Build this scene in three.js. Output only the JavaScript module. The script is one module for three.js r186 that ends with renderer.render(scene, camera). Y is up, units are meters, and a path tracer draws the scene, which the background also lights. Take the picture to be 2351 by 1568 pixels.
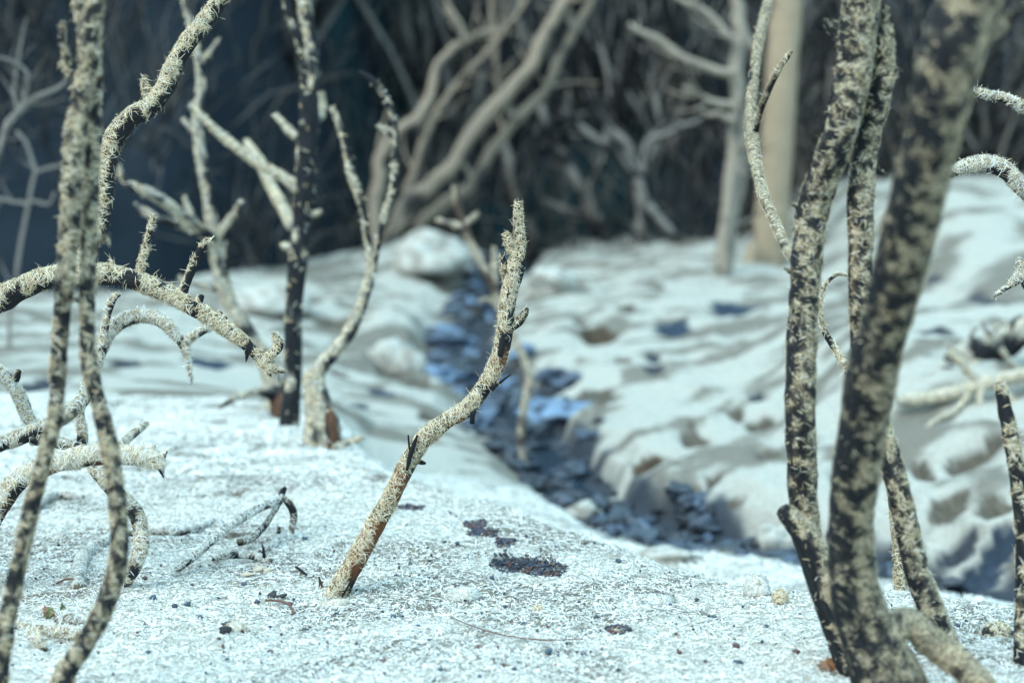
import * as THREE from 'three';
import { ImprovedNoise } from 'three/addons/math/ImprovedNoise.js';
import { mergeGeometries, mergeVertices } from 'three/addons/utils/BufferGeometryUtils.js';

// ---------------------------------------------------------------- camera, sky, sun, exposure
const FPX = 3688, CX = 1175.5, CY = 784, CAMH = 0.61, PITCH = Math.atan(355 / FPX);
const scene = new THREE.Scene();
const camera = new THREE.PerspectiveCamera(2 * Math.atan(CY / FPX) * 180 / Math.PI, 1024 / 682, 0.05, 400);
camera.position.set(0, CAMH, 0);
camera.rotation.set(-PITCH, 0, 0);
camera.focus = 2.43;
camera.userData.fStop = 2.6;

const renderer = new THREE.WebGLRenderer({ antialias: true });
renderer.setSize(1024, 682);
renderer.toneMapping = THREE.LinearToneMapping;
renderer.toneMappingExposure = 1.95;
renderer.shadowMap.enabled = true;

{ // overcast sky: even blue-white cloud, a little brighter overhead
  const W = 64, H = 32, data = new Float32Array(W * H * 4);
  for (let r = 0; r < H; r++) {
    const el = ((r + 0.5) / H - 0.5) * Math.PI, up = Math.max(0, Math.sin(el)), k = 0.5 + 1.15 * up;
    for (let c = 0; c < W; c++) data.set([0.54 * k, 0.91 * k, 1.12 * k, 1], (r * W + c) * 4);
  }
  const sky = new THREE.DataTexture(data, W, H, THREE.RGBAFormat, THREE.FloatType);
  sky.mapping = THREE.EquirectangularReflectionMapping;
  sky.magFilter = THREE.LinearFilter; sky.needsUpdate = true;
  scene.background = sky; scene.environment = sky;
}
const sun = new THREE.DirectionalLight(new THREE.Color(1, 0.93, 0.8), 1.5);
sun.position.set(-8, 11, 5); sun.target.position.set(0, 0, -3);
sun.castShadow = true; sun.shadow.radius = 80;
sun.shadow.mapSize.set(2048, 2048);
Object.assign(sun.shadow.camera, { left: -12, right: 12, top: 16, bottom: -10, near: 1, far: 50 });
scene.add(sun, sun.target);

// ---------------------------------------------------------------- helpers
const { smoothstep, lerp, clamp } = THREE.MathUtils;
const V = (x, y, z) => new THREE.Vector3(x, y, z);
let seedState = 12345;
const seed = (s) => { seedState = (s * 2654435761) >>> 0; };
const rnd = () => { seedState = (seedState + 0x6d2b79f5) >>> 0; let t = seedState; t = Math.imul(t ^ (t >>> 15), t | 1); t ^= t + Math.imul(t ^ (t >>> 7), t | 61); return ((t ^ (t >>> 14)) >>> 0) / 4294967296; };
const rr = (a, b) => a + (b - a) * rnd();
const pick = (a) => a[Math.floor(rnd() * a.length)];
const perlin = new ImprovedNoise();
const N3 = (x, y, z) => perlin.noise(x + 100.3, y + 57.7, z + 31.1);
const N2 = (x, y) => perlin.noise(x + 211.3, y + 93.7, 4.5);
const fbm = (x, y, o = 3) => { let s = 0, a = 1, n = 0; for (let i = 0; i < o; i++) { s += a * N2(x, y); n += a; a *= 0.5; x = x * 2.03 + 17.1; y = y * 2.03 + 5.3; } return s / n; };
const cosP = Math.cos(PITCH), sinP = Math.sin(PITCH);
// a point of the place from its bearing (plate coordinates, 2351 x 1568) and its distance along the lens axis
const at = (px, py, D) => { const cx = (px - CX) / FPX * D, cy = -(py - CY) / FPX * D; return V(cx, CAMH + cy * cosP - D * sinP, -(D * cosP + cy * sinP)); };
const depthOnFlat = (py) => CAMH / ((py - CY) / FPX * cosP + sinP);

const used = new Map();
const numbered = (n) => { const k = used.get(n) ?? 0; used.set(n, k + 1); return k ? `${n}_${String(k).padStart(3, '0')}` : n; };
function tag(o, label, category, group, kind) {
  if (label) o.userData.label = label;
  if (category) o.userData.category = category;
  if (group) o.userData.group = group;
  if (kind) o.userData.kind = kind;
  return o;
}
function thing(name, label, category, base, group) {
  const o = new THREE.Group(); o.name = numbered(name); o.position.copy(base); scene.add(o);
  return tag(o, label, category, group);
}
function mesh(name, geo, mat, parent, local = false) { // geometry in world metres, hung under its thing
  if (!local && parent !== scene) { const b = V(0, 0, 0); for (let p = parent; p && p !== scene; p = p.parent) b.add(p.position); geo.translate(-b.x, -b.y, -b.z); }
  const m = new THREE.Mesh(geo, mat); m.name = name; m.castShadow = m.receiveShadow = true; parent.add(m); return m;
}

// ---------------------------------------------------------------- materials
function canvasTex(size, draw, srgb) {
  const c = document.createElement('canvas'); c.width = c.height = size; draw(c.getContext('2d'), size);
  const t = new THREE.CanvasTexture(c); t.wrapS = t.wrapT = THREE.RepeatWrapping; if (srgb) t.colorSpace = THREE.SRGBColorSpace; return t;
}
function dataTex(size, fn, srgb) {
  const d = new Uint8Array(size * size * 4);
  for (let j = 0; j < size; j++) for (let i = 0; i < size; i++) { const v = fn(i / size, j / size); d.set([v[0], v[1], v[2], 255].map((q) => clamp(Math.round(q), 0, 255)), (j * size + i) * 4); }
  const t = new THREE.DataTexture(d, size, size); t.wrapS = t.wrapT = THREE.RepeatWrapping; t.magFilter = THREE.LinearFilter; t.minFilter = THREE.LinearMipmapLinearFilter; t.generateMipmaps = true;
  if (srgb) t.colorSpace = THREE.SRGBColorSpace; t.needsUpdate = true; return t;
}
const tnoise = (u, v, f, z) => { // tileable noise
  const a = u * Math.PI * 2, b = v * Math.PI * 2, R = f / (Math.PI * 2);
  return perlin.noise(Math.cos(a) * R + 40 + z, Math.sin(a) * R + 40 + Math.cos(b) * R * 0.71, Math.sin(b) * R + 40 + z * 1.7);
};
seed(3);
const mulchTex = canvasTex(1024, (g, S) => { // matted pale wood fibre, one tile = 0.6 m
  g.fillStyle = 'rgb(186,185,180)'; g.fillRect(0, 0, S, S);
  g.lineCap = 'round';
  for (let k = 0; k < 26000; k++) {
    const x = rnd() * S, y = rnd() * S, a = rnd() * Math.PI, l = rr(6, 22), q = rnd();
    const c = q < 0.1 ? [110, 108, 104] : q < 0.16 ? [160, 142, 114] : q < 0.45 ? [206, 202, 190] : [232, 232, 226];
    g.strokeStyle = `rgba(${c[0]},${c[1]},${c[2]},${rr(0.35, 0.9)})`; g.lineWidth = rr(0.8, 2);
    for (const ox of [0, -S, S]) for (const oy of [0, -S, S]) { if (x + ox < -30 || x + ox > S + 30 || y + oy < -30 || y + oy > S + 30) continue; g.beginPath(); g.moveTo(x + ox, y + oy); g.quadraticCurveTo(x + ox + Math.cos(a) * l * 0.5 + rr(-3, 3), y + oy + Math.sin(a) * l * 0.5 + rr(-3, 3), x + ox + Math.cos(a) * l, y + oy + Math.sin(a) * l); g.stroke(); }
  }
  for (let k = 0; k < 700; k++) { g.fillStyle = pick(['rgba(40,42,48,.8)', 'rgba(70,60,52,.8)', 'rgba(95,96,100,.7)']); g.beginPath(); g.arc(rnd() * S, rnd() * S, rr(0.6, 2.4), 0, 7); g.fill(); }
}, true);
const barkTex = dataTex(512, (u, v) => { const s = tnoise(u, v * 0.5 + 0.25 * 0, 26, 1) + 0.6 * tnoise(u, v, 60, 9), n = 178 + 95 * s; return [n, n, n]; });
const charTex = dataTex(256, (u, v) => { const n = 190 + 70 * tnoise(u, v, 14, 3) + 60 * tnoise(u, v, 40, 8); return [n, n, n]; });
const rockBump = dataTex(512, (u, v) => { const n = 128 + 90 * tnoise(u, v, 9, 5) + 60 * tnoise(u, v, 30, 2) + 30 * tnoise(u, v, 80, 7); return [n, n, n]; });

const M = {
  ground: new THREE.MeshPhysicalMaterial({ specularIntensity: 0.1, map: mulchTex, vertexColors: true, roughness: 1, bumpMap: mulchTex, bumpScale: 0.0025 }),
  hillside: new THREE.MeshPhysicalMaterial({ specularIntensity: 0.1, vertexColors: true, roughness: 1, bumpMap: rockBump, bumpScale: 0.03 }),
  bark: new THREE.MeshPhysicalMaterial({ specularIntensity: 0.35, vertexColors: true, map: barkTex, bumpMap: barkTex, bumpScale: 0.0018, roughness: 0.85 }),
  paleBark: new THREE.MeshPhysicalMaterial({ specularIntensity: 0.35, vertexColors: true, map: barkTex, bumpMap: barkTex, bumpScale: 0.004, roughness: 0.95 }),
  fibreTint: new THREE.MeshPhysicalMaterial({ specularIntensity: 0.35, roughness: 0.95, vertexColors: true, side: THREE.DoubleSide }),
  char: new THREE.MeshStandardMaterial({ color: new THREE.Color(0.022, 0.023, 0.027), map: charTex, roughness: 0.7, bumpMap: charTex, bumpScale: 0.002 }),
  stone: new THREE.MeshPhysicalMaterial({ specularIntensity: 0.35, vertexColors: true, roughness: 0.8, bumpMap: rockBump, bumpScale: 0.006 }),
  wet: [[0.04, 0.055, 0.08], [0.025, 0.032, 0.045], [0.02, 0.025, 0.035], [0.06, 0.085, 0.13], [0.035, 0.05, 0.07], [0.13, 0.2, 0.3]].map((c) => new THREE.MeshStandardMaterial({ color: new THREE.Color(...c), roughness: 0.3, bumpMap: rockBump, bumpScale: 0.006 })),  // the palest blue paints the sky glint on wet stone
  water: new THREE.MeshPhysicalMaterial({ color: new THREE.Color(0.02, 0.035, 0.055), roughness: 0.12, ior: 1.33, bumpMap: rockBump, bumpScale: 0.01 }),
  pebbleTan: new THREE.MeshStandardMaterial({ color: new THREE.Color(0.42, 0.36, 0.27), roughness: 0.6, bumpMap: charTex, bumpScale: 0.0006 }),
  leafGreen: new THREE.MeshStandardMaterial({ vertexColors: true, roughness: 0.6, side: THREE.DoubleSide }),
  twigRed: new THREE.MeshStandardMaterial({ color: new THREE.Color(0.16, 0.07, 0.05), map: charTex, roughness: 0.7 }),
  grit: new THREE.MeshPhysicalMaterial({ specularIntensity: 0.35, roughness: 0.7 }),
};

// ---------------------------------------------------------------- terrain
const CREEK = [[2.6, 3.0, -0.42], [1.5, 3.6, -0.42], [1.0, 4.0, -0.41], [0.667, 4.28, -0.4], [0.51, 4.43, -0.4], [0.29, 4.8, -0.39], [0.115, 5.67, -0.36], [0.008, 6.65, -0.33], [-0.28, 8.2, -0.28], [-0.16, 10.2, -0.17], [0.1, 12.5, -0.05], [0.2, 16, 0.1]];
function creekAt(x, d) { // [signed distance (+ = beyond the water, towards the far bank), bed height]
  let best = 1e9, out = [0, 0];
  for (let i = 0; i < CREEK.length - 1; i++) {
    const [ax, ad, ay] = CREEK[i], [bx, bd, by] = CREEK[i + 1], ex = bx - ax, ed = bd - ad, t = clamp(((x - ax) * ex + (d - ad) * ed) / (ex * ex + ed * ed), 0, 1);
    const qx = x - ax - ex * t, qd = d - ad - ed * t, q = qx * qx + qd * qd;
    if (q < best - 1e-9) { best = q; out = [Math.sqrt(q) * Math.sign(ex * qd - ed * qx || 1), lerp(ay, by, t)]; }
  }
  out[0] = -out[0];
  return out;
}
const prof = (s, pts) => { if (s <= pts[0][0]) return pts[0][1]; for (let i = 1; i < pts.length; i++) if (s < pts[i][0]) { const t = (s - pts[i - 1][0]) / (pts[i][0] - pts[i - 1][0]); return lerp(pts[i - 1][1], pts[i][1], t * t * (3 - 2 * t) * 0.6 + t * 0.4); } return pts[pts.length - 1][1]; };
const LEFT_NEAR = [[0, 0], [0.13, 0.01], [0.22, 0.07], [0.42, 0.12], [0.8, 0.15], [1.12, 0.19], [1.26, 0.29], [1.34, 0.355], [1.46, 0.392], [1.75, 0.4], [2.2, 0.4]];
const LIP = [[-0.9, -0.75], [-0.5, -0.5], [-0.3, -0.2], [0, -0.08], [0.1, 0], [0.25, 0.12], [0.42, 0.14], [0.62, 0.02], [1, 0]]; // where the lip of the near bank lies
const LEFT_FAR = [[0, 0], [0.2, 0.01], [0.32, 0.1], [0.45, 0.15], [0.9, 0.22], [1.6, 0.31], [2.6, 0.34]];
const RIGHT = [[0, 0], [0.11, 0.01], [0.16, 0.10], [0.25, 0.16], [0.5, 0.19], [1.0, 0.225], [1.8, 0.26], [3, 0.3], [5, 0.34]];
const RIGHT_NEAR = [[0, 0], [0.12, 0.01], [0.3, 0.2], [0.7, 0.36], [1.2, 0.45], [2, 0.5], [5, 0.6]];
const hollows = []; // filled below: [x, d, rx, rd, depth]
function baseHeight(x, d) {
  const [s0, bed] = creekAt(x, d), s = s0 + 0.1 * N2(x * 1.9, d * 1.9) * smoothstep(d, 3.2, 4.2) + 0.03 * N2(x * 7, d * 7);
  let h, rough;
  if (s < 0) {
    const far = smoothstep(d, 4.4, 6);
    const hn = bed + prof(-s - prof(x, LIP), LEFT_NEAR) * (-bed / 0.4), hf = bed + prof(-s, LEFT_FAR) * (-bed / 0.34);
    h = lerp(hn, hf, far);
    h += 0.30 * Math.exp(-(((x + 0.62) / 0.75) ** 2) - ((d - 11.3) / 1.5) ** 2) + 0.1 * Math.exp(-(((x + 1.75) / 0.5) ** 2) - ((d - 9.9) / 0.8) ** 2); // ash-covered mound where the big trees stand
    h += 0.09 * Math.exp(-(((x + 0.62) / 0.16) ** 2) - ((d - 8.6) / 0.3) ** 2);
    rough = lerp(0, 1, smoothstep(d, 4.5, 8)) * smoothstep(-s, 0.05, 0.3);
  } else {
    const near = smoothstep(x, 0.75, 1.4) * (1 - smoothstep(d, 6, 8));
    h = bed + lerp(prof(s, RIGHT), prof(s, RIGHT_NEAR), near);
    h += 0.42 * smoothstep(x, 1.8, 2.6) * smoothstep(d, 6, 10.5);
    rough = smoothstep(s, 0.04, 0.25);
  }
  h += rough * (0.05 * fbm(x * 2.6 + 3, d * 1.6) + 0.014 * N2(x * 6 + d * 4, d * 5) + 0.008 * N2(x * 17, d * 14) + 0.006 * N2(x * 34, d * 26) - 0.03 * Math.max(0, N2(x * 7 + 31, d * 5.5) - 0.2));
  const ridge = 1 - Math.abs(N2(x * 3.2 - d * 0.8, d * 2.4 + 9)); h += rough * 0.05 * (ridge - 0.7);
  return h;
}
function height(x, d) {
  let h = baseHeight(x, d);
  const near = 1 - smoothstep(d, 3.6, 5.5), sN = smoothstep(d, -1, 1);
  h += 0.016 * fbm(x * 2.3, d * 2.3 + 40) * near * sN + near * (0.008 * N2(x * 12, d * 12) + 0.005 * N2(x * 36, d * 36) + 0.003 * N2(x * 84, d * 84) - 0.008 * Math.max(0, N2(x * 52 + 7, d * 52) - 0.22));
  for (const [hx, hd, rx, rd, dep] of hollows) { const q = ((x - hx) / rx) ** 2 + ((d - hd) / rd) ** 2; if (q < 4) h -= dep * Math.exp(-q * 1.4); }
  return h;
}
function onGround(px, py, lift = 0) {
  const o = camera.position, q = at(px, py, 1).sub(o);
  let a = 1.2, b = 0;
  const f = (D) => { const p = q.clone().multiplyScalar(D).add(o); return p.y - height(p.x, -p.z); };
  let prev = f(a);
  for (let D = 1.22; D < 22; D += 0.02 * Math.max(1, D / 3)) { const v = f(D); if (v < 0) { b = D; break; } a = D; prev = v; }
  if (!b) b = a;
  for (let i = 0; i < 14; i++) { const m = (a + b) / 2; if (f(m) < 0) b = m; else a = m; }
  const p = q.multiplyScalar(a).add(o); p.y = height(p.x, -p.z) + lift; return p;
}
const groundAt = (x, z, lift = 0) => V(x, height(x, -z) + lift, z);

// dark openings in the mulch where bare gravel or a washed-out pocket shows: plate position, half sizes, depth, colour
const GRAVEL = [0.075, 0.085, 0.11], SOIL = [0.17, 0.15, 0.13], BROWN = [0.11, 0.082, 0.062], BLUE = [0.06, 0.085, 0.13];
const bare = [];
for (const [px, py, wx, wy, dep, col] of [
  [1205, 1298, 74, 17, 0.004, GRAVEL], [1250, 1308, 50, 12, 0.003, GRAVEL], [1108, 1226, 34, 9, 0.004, GRAVEL], [1090, 1206, 24, 6, 0.003, GRAVEL], [1160, 1240, 20, 7, 0.003, GRAVEL], [945, 1163, 26, 6, 0.004, GRAVEL],
  [1420, 1448, 26, 8, 0.004, GRAVEL], [1505, 1372, 40, 8, 0.002, GRAVEL], [545, 1230, 40, 8, 0.004, SOIL],
  [1545, 745, 52, 22, 0.05, BLUE], [1690, 703, 62, 16, 0.05, BLUE], [1372, 768, 46, 22, 0.05, BROWN], [1500, 835, 24, 10, 0.05, GRAVEL], [1500, 812, 22, 8, 0.04, GRAVEL], [1430, 822, 26, 8, 0.04, SOIL],
  [1370, 890, 60, 18, 0.06, SOIL], [1310, 870, 30, 14, 0.04, SOIL], [1740, 905, 26, 13, 0.05, GRAVEL], [1745, 965, 40, 18, 0.06, SOIL], [1690, 945, 20, 10, 0.04, SOIL], [1600, 1010, 36, 16, 0.05, SOIL], [1490, 1060, 55, 22, 0.06, BROWN], [1640, 1090, 22, 12, 0.04, SOIL], [1440, 700, 20, 8, 0.04, SOIL], [1330, 730, 20, 8, 0.03, SOIL], [1510, 655, 26, 8, 0.03, SOIL],
  [1600, 1130, 26, 14, 0.05, SOIL], [1760, 1040, 30, 12, 0.04, SOIL], [1690, 1150, 24, 12, 0.04, SOIL],
  [480, 830, 80, 9, 0.02, BLUE], [290, 832, 40, 11, 0.03, GRAVEL], [90, 880, 55, 18, 0.03, GRAVEL], [325, 938, 22, 6, 0.02, GRAVEL], [255, 935, 16, 6, 0.02, BLUE], [498, 960, 24, 8, 0.02, SOIL], [480, 935, 30, 5, 0.01, GRAVEL], [400, 1048, 12, 7, 0.01, GRAVEL], [455, 1138, 22, 5, 0.008, GRAVEL], [540, 1140, 20, 5, 0.006, SOIL],
  [640, 760, 60, 14, 0.05, SOIL], [760, 740, 50, 12, 0.05, SOIL], [905, 820, 45, 26, 0.06, SOIL], [950, 860, 30, 18, 0.05, SOIL], [700, 690, 50, 10, 0.04, SOIL], [1010, 640, 60, 12, 0.05, SOIL], [1080, 700, 40, 14, 0.05, SOIL], [880, 900, 40, 8, 0.03, BLUE], [990, 960, 40, 10, 0.03, SOIL], [1130, 1120, 24, 6, 0.02, BLUE], [860, 1095, 24, 10, 0.02, SOIL], [830, 930, 36, 6, 0.02, BLUE], [780, 860, 40, 6, 0.02, SOIL],
  [2230, 1050, 70, 26, 0.06, SOIL], [2290, 1000, 50, 20, 0.06, SOIL], [2180, 1150, 60, 30, 0.05, SOIL], [2290, 1150, 60, 30, 0.05, SOIL], [2300, 1250, 60, 40, 0.04, BLUE], [2200, 1260, 60, 30, 0.04, GRAVEL], [2120, 1080, 30, 30, 0.04, SOIL], [2240, 1330, 70, 30, 0.03, BLUE],
  [2240, 680, 30, 8, 0.02, GRAVEL], [2140, 640, 26, 7, 0.02, GRAVEL], [1930, 640, 26, 7, 0.02, GRAVEL], [2150, 760, 40, 8, 0.02, GRAVEL], [2300, 700, 24, 8, 0.02, GRAVEL],
]) {
  const c = onGround(px, py), l = onGround(px - wx, py), t = onGround(px, py - wy), b = onGround(px, py + wy);
  const rx = Math.min(0.6, Math.abs(c.x - l.x)), rd = clamp(Math.abs(t.z - b.z) / 2, 0.012, 0.5);
  bare.push([c.x, -c.z, rx, rd, col]); hollows.push([c.x, -c.z, rx, rd, dep]);
}
function bareAt(x, d) { // how much bare matter shows, and its colour; ragged outline
  let m = 0, col = GRAVEL;
  for (const [bx, bd, rx, rd, c] of bare) {
    const q = ((x - bx) / rx) ** 2 + ((d - bd) / rd) ** 2; if (q > 3.2) continue;
    const sc = 0.9 / Math.max(0.02, Math.min(rx, rd)), v = 1 - smoothstep(q + 0.75 * fbm(x * sc, d * sc) + 0.35 * N2(x * sc * 4, d * sc * 4), 0.75, 1.05);
    if (v > m) { m = v; col = c; }
  }
  return [m, col];
}
const GX = 0.009, GD = 0.008, GNX = 256, GND = 242, gridH = new Float32Array(GNX * GND), gridB = new Float32Array(GNX * GND);
const nearGrid = (x, d, bareness) => { const G = bareness ? gridB : gridH, u = clamp((x + 1.148) / GX, 0, GNX - 1.001), v = clamp((d - 1.5) / GD, 0, GND - 1.001), i = Math.floor(u), j = Math.floor(v), a = u - i, b = v - j, k = j * GNX + i; return lerp(lerp(G[k], G[k + 1], a), lerp(G[k + GNX], G[k + GNX + 1], a), b); };
for (let j = 0; j < GND; j++) for (let i = 0; i < GNX; i++) { const x = -1.148 + i * GX, d = 1.5 + j * GD; gridH[j * GNX + i] = height(x, d); gridB[j * GNX + i] = bareAt(x, d)[0]; }
{
  const xs = [], ds = [];
  { const side = []; let x = 1.16, st = 0.009; while (x < 60) { side.push(x); st *= x < 6 ? 1.022 : 1.12; x += st; } xs.push(...side.slice().reverse().map((q) => -q)); for (let i = 0; i < GNX; i++) xs.push(-1.148 + i * GX); xs.push(...side); }
  { let d = -30; while (d < 1.5) { ds.push(d); d += Math.max(0.012, (1.5 - d) * 0.16); } d = 1.5; for (let j = 0; j < GND; j++) ds.push(d = 1.5 + j * GD); d += GD; let st = 0.009; while (d < 90) { ds.push(d); st *= d < 13 ? 1.008 : 1.1; d += st; } }
  const nx = xs.length, nd = ds.length, pos = new Float32Array(nx * nd * 3), col = new Float32Array(nx * nd * 3), uv = new Float32Array(nx * nd * 2), idx = [];
  for (let j = 0; j < nd; j++) for (let i = 0; i < nx; i++) {
    const k = j * nx + i, x = xs[i], d = ds[j];
    const hh = height(x, d); pos.set([x, hh, -d], k * 3); uv.set([x / 0.6 + hh * 0.9 + 0.12 * N2(x * 1.3, d), d / 0.6 + hh * 1.6 + 0.12 * N2(x, d * 1.3 + 7)], k * 2);
    const [s] = creekAt(x, d), [b, bc] = bareAt(x, d);
    let c = [0.64, 0.63, 0.6];
    const warp = 0.25 * N2(x * 4, d * 4), patch = smoothstep(fbm((x + 0.35 * d) * 2.4 + 5 + warp, (d - 0.4 * x) * 4.6 + warp, 5), -0.02, 0.13) * 0.85; // thin places in the mulch, plus diagonal shade bands put into the colour
    c = c.map((q, n) => lerp(q, [0.23, 0.21, 0.185][n], patch));
    const sw = s + 0.07 * N2(x * 6, d * 6) + 0.05 * N2(x * 17, d * 17);
    const bed = (1 - smoothstep(Math.abs(sw + 0.01), 0.12, 0.18)) * 1;
    c = c.map((q, n) => lerp(q, [0.075, 0.09, 0.12][n], bed));
    c = c.map((q, n) => lerp(q, bc[n] * (1 + 0.5 * N2(x * 120, d * 120)), b));
    col.set(c, k * 3);
    if (i < nx - 1 && j < nd - 1) idx.push(k, k + 1, k + nx, k + 1, k + nx + 1, k + nx);
  }
  const g = new THREE.BufferGeometry(); g.setAttribute('position', new THREE.BufferAttribute(pos, 3)); g.setAttribute('color', new THREE.BufferAttribute(col, 3)); g.setAttribute('uv', new THREE.BufferAttribute(uv, 2)); g.setIndex(idx); g.computeVertexNormals();
  tag(mesh('ground', g, M.ground, scene), 'pale ground sprayed with matted wood fibre mulch', null, null, 'structure');
}
{ // burnt hillside behind the gully; blue haze and canopy shade put into its colour
  const nx = 420, nd = 110, pos = [], col = [], uv = [], idx = [];
  for (let j = 0; j < nd; j++) for (let i = 0; i < nx; i++) {
    const x = -20 + 40 * i / (nx - 1), t = j / (nd - 1), d0 = 12.6 - 3.6 * smoothstep(-x, 0.9, 2.2) + 1.0 * smoothstep(x, 1.6, 3) + 0.5 * N2(x * 0.7, 3), d = d0 + 12 * t * t + 1.5 * t;
    const y = -0.35 + 1.05 * (d - d0) + 0.35 * fbm(x * 0.5, d * 0.5) + (0.22 * N2(x * 1.9, d * 1.9) + 0.12 * N2(x * 5, d * 5)) * smoothstep(d - d0, 0, 1);
    pos.push(x, y, -d); uv.push(x / 2, d / 2);
    const q = fbm(x * 0.9 + 30, d * 0.9, 3), teal = smoothstep(fbm(x * 0.6 - 9, d * 0.7, 2), 0.15, 0.35);
    const c = [0.014 + 0.012 * q, 0.02 + 0.015 * q, 0.027 + 0.018 * q]; col.push(lerp(c[0], 0.008, teal), lerp(c[1], 0.028, teal), lerp(c[2], 0.034, teal));
    const k = j * nx + i; if (i < nx - 1 && j < nd - 1) idx.push(k, k + 1, k + nx, k + 1, k + nx + 1, k + nx);
  }
  const g = new THREE.BufferGeometry(); g.setAttribute('position', new THREE.Float32BufferAttribute(pos, 3)); g.setAttribute('color', new THREE.Float32BufferAttribute(col, 3)); g.setAttribute('uv', new THREE.Float32BufferAttribute(uv, 2)); g.setIndex(idx); g.computeVertexNormals();
  tag(mesh('hillside', g, M.hillside, scene), 'dark burnt hillside behind the thicket', null, null, 'structure');
}
{ // trickle of water along the gully bed
  const pts = CREEK.slice(1, 11).map(([x, d, y]) => V(x, y, -d)), cv = new THREE.CatmullRomCurve3(pts), pos = [], uv = [], idx = [], n = 160;
  for (let i = 0; i <= n; i++) {
    const p = cv.getPoint(i / n), t = cv.getTangent(i / n), w = 0.055 * (1 + 0.4 * N2(i * 0.2, 2)), sx = -t.z, sz = t.x;
    for (const q of [-1, 1]) { pos.push(p.x + sx * w * q, p.y + 0.012, p.z + sz * w * q); uv.push(q, i * 0.3); }
    if (i < n) idx.push(i * 2, i * 2 + 1, i * 2 + 2, i * 2 + 1, i * 2 + 3, i * 2 + 2);
  }
  const g = new THREE.BufferGeometry(); g.setAttribute('position', new THREE.Float32BufferAttribute(pos, 3)); g.setAttribute('uv', new THREE.Float32BufferAttribute(uv, 2)); g.setIndex(idx); g.computeVertexNormals();
  tag(mesh('water', g, M.water, scene), 'thin dark trickle of water in the gully bed', null, null, 'structure');
}

// ---------------------------------------------------------------- wood and fibre builders
const CHAR = [0.02, 0.022, 0.026], RUST = [0.1, 0.05, 0.03], PULP = [0.46, 0.37, 0.25];
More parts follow.
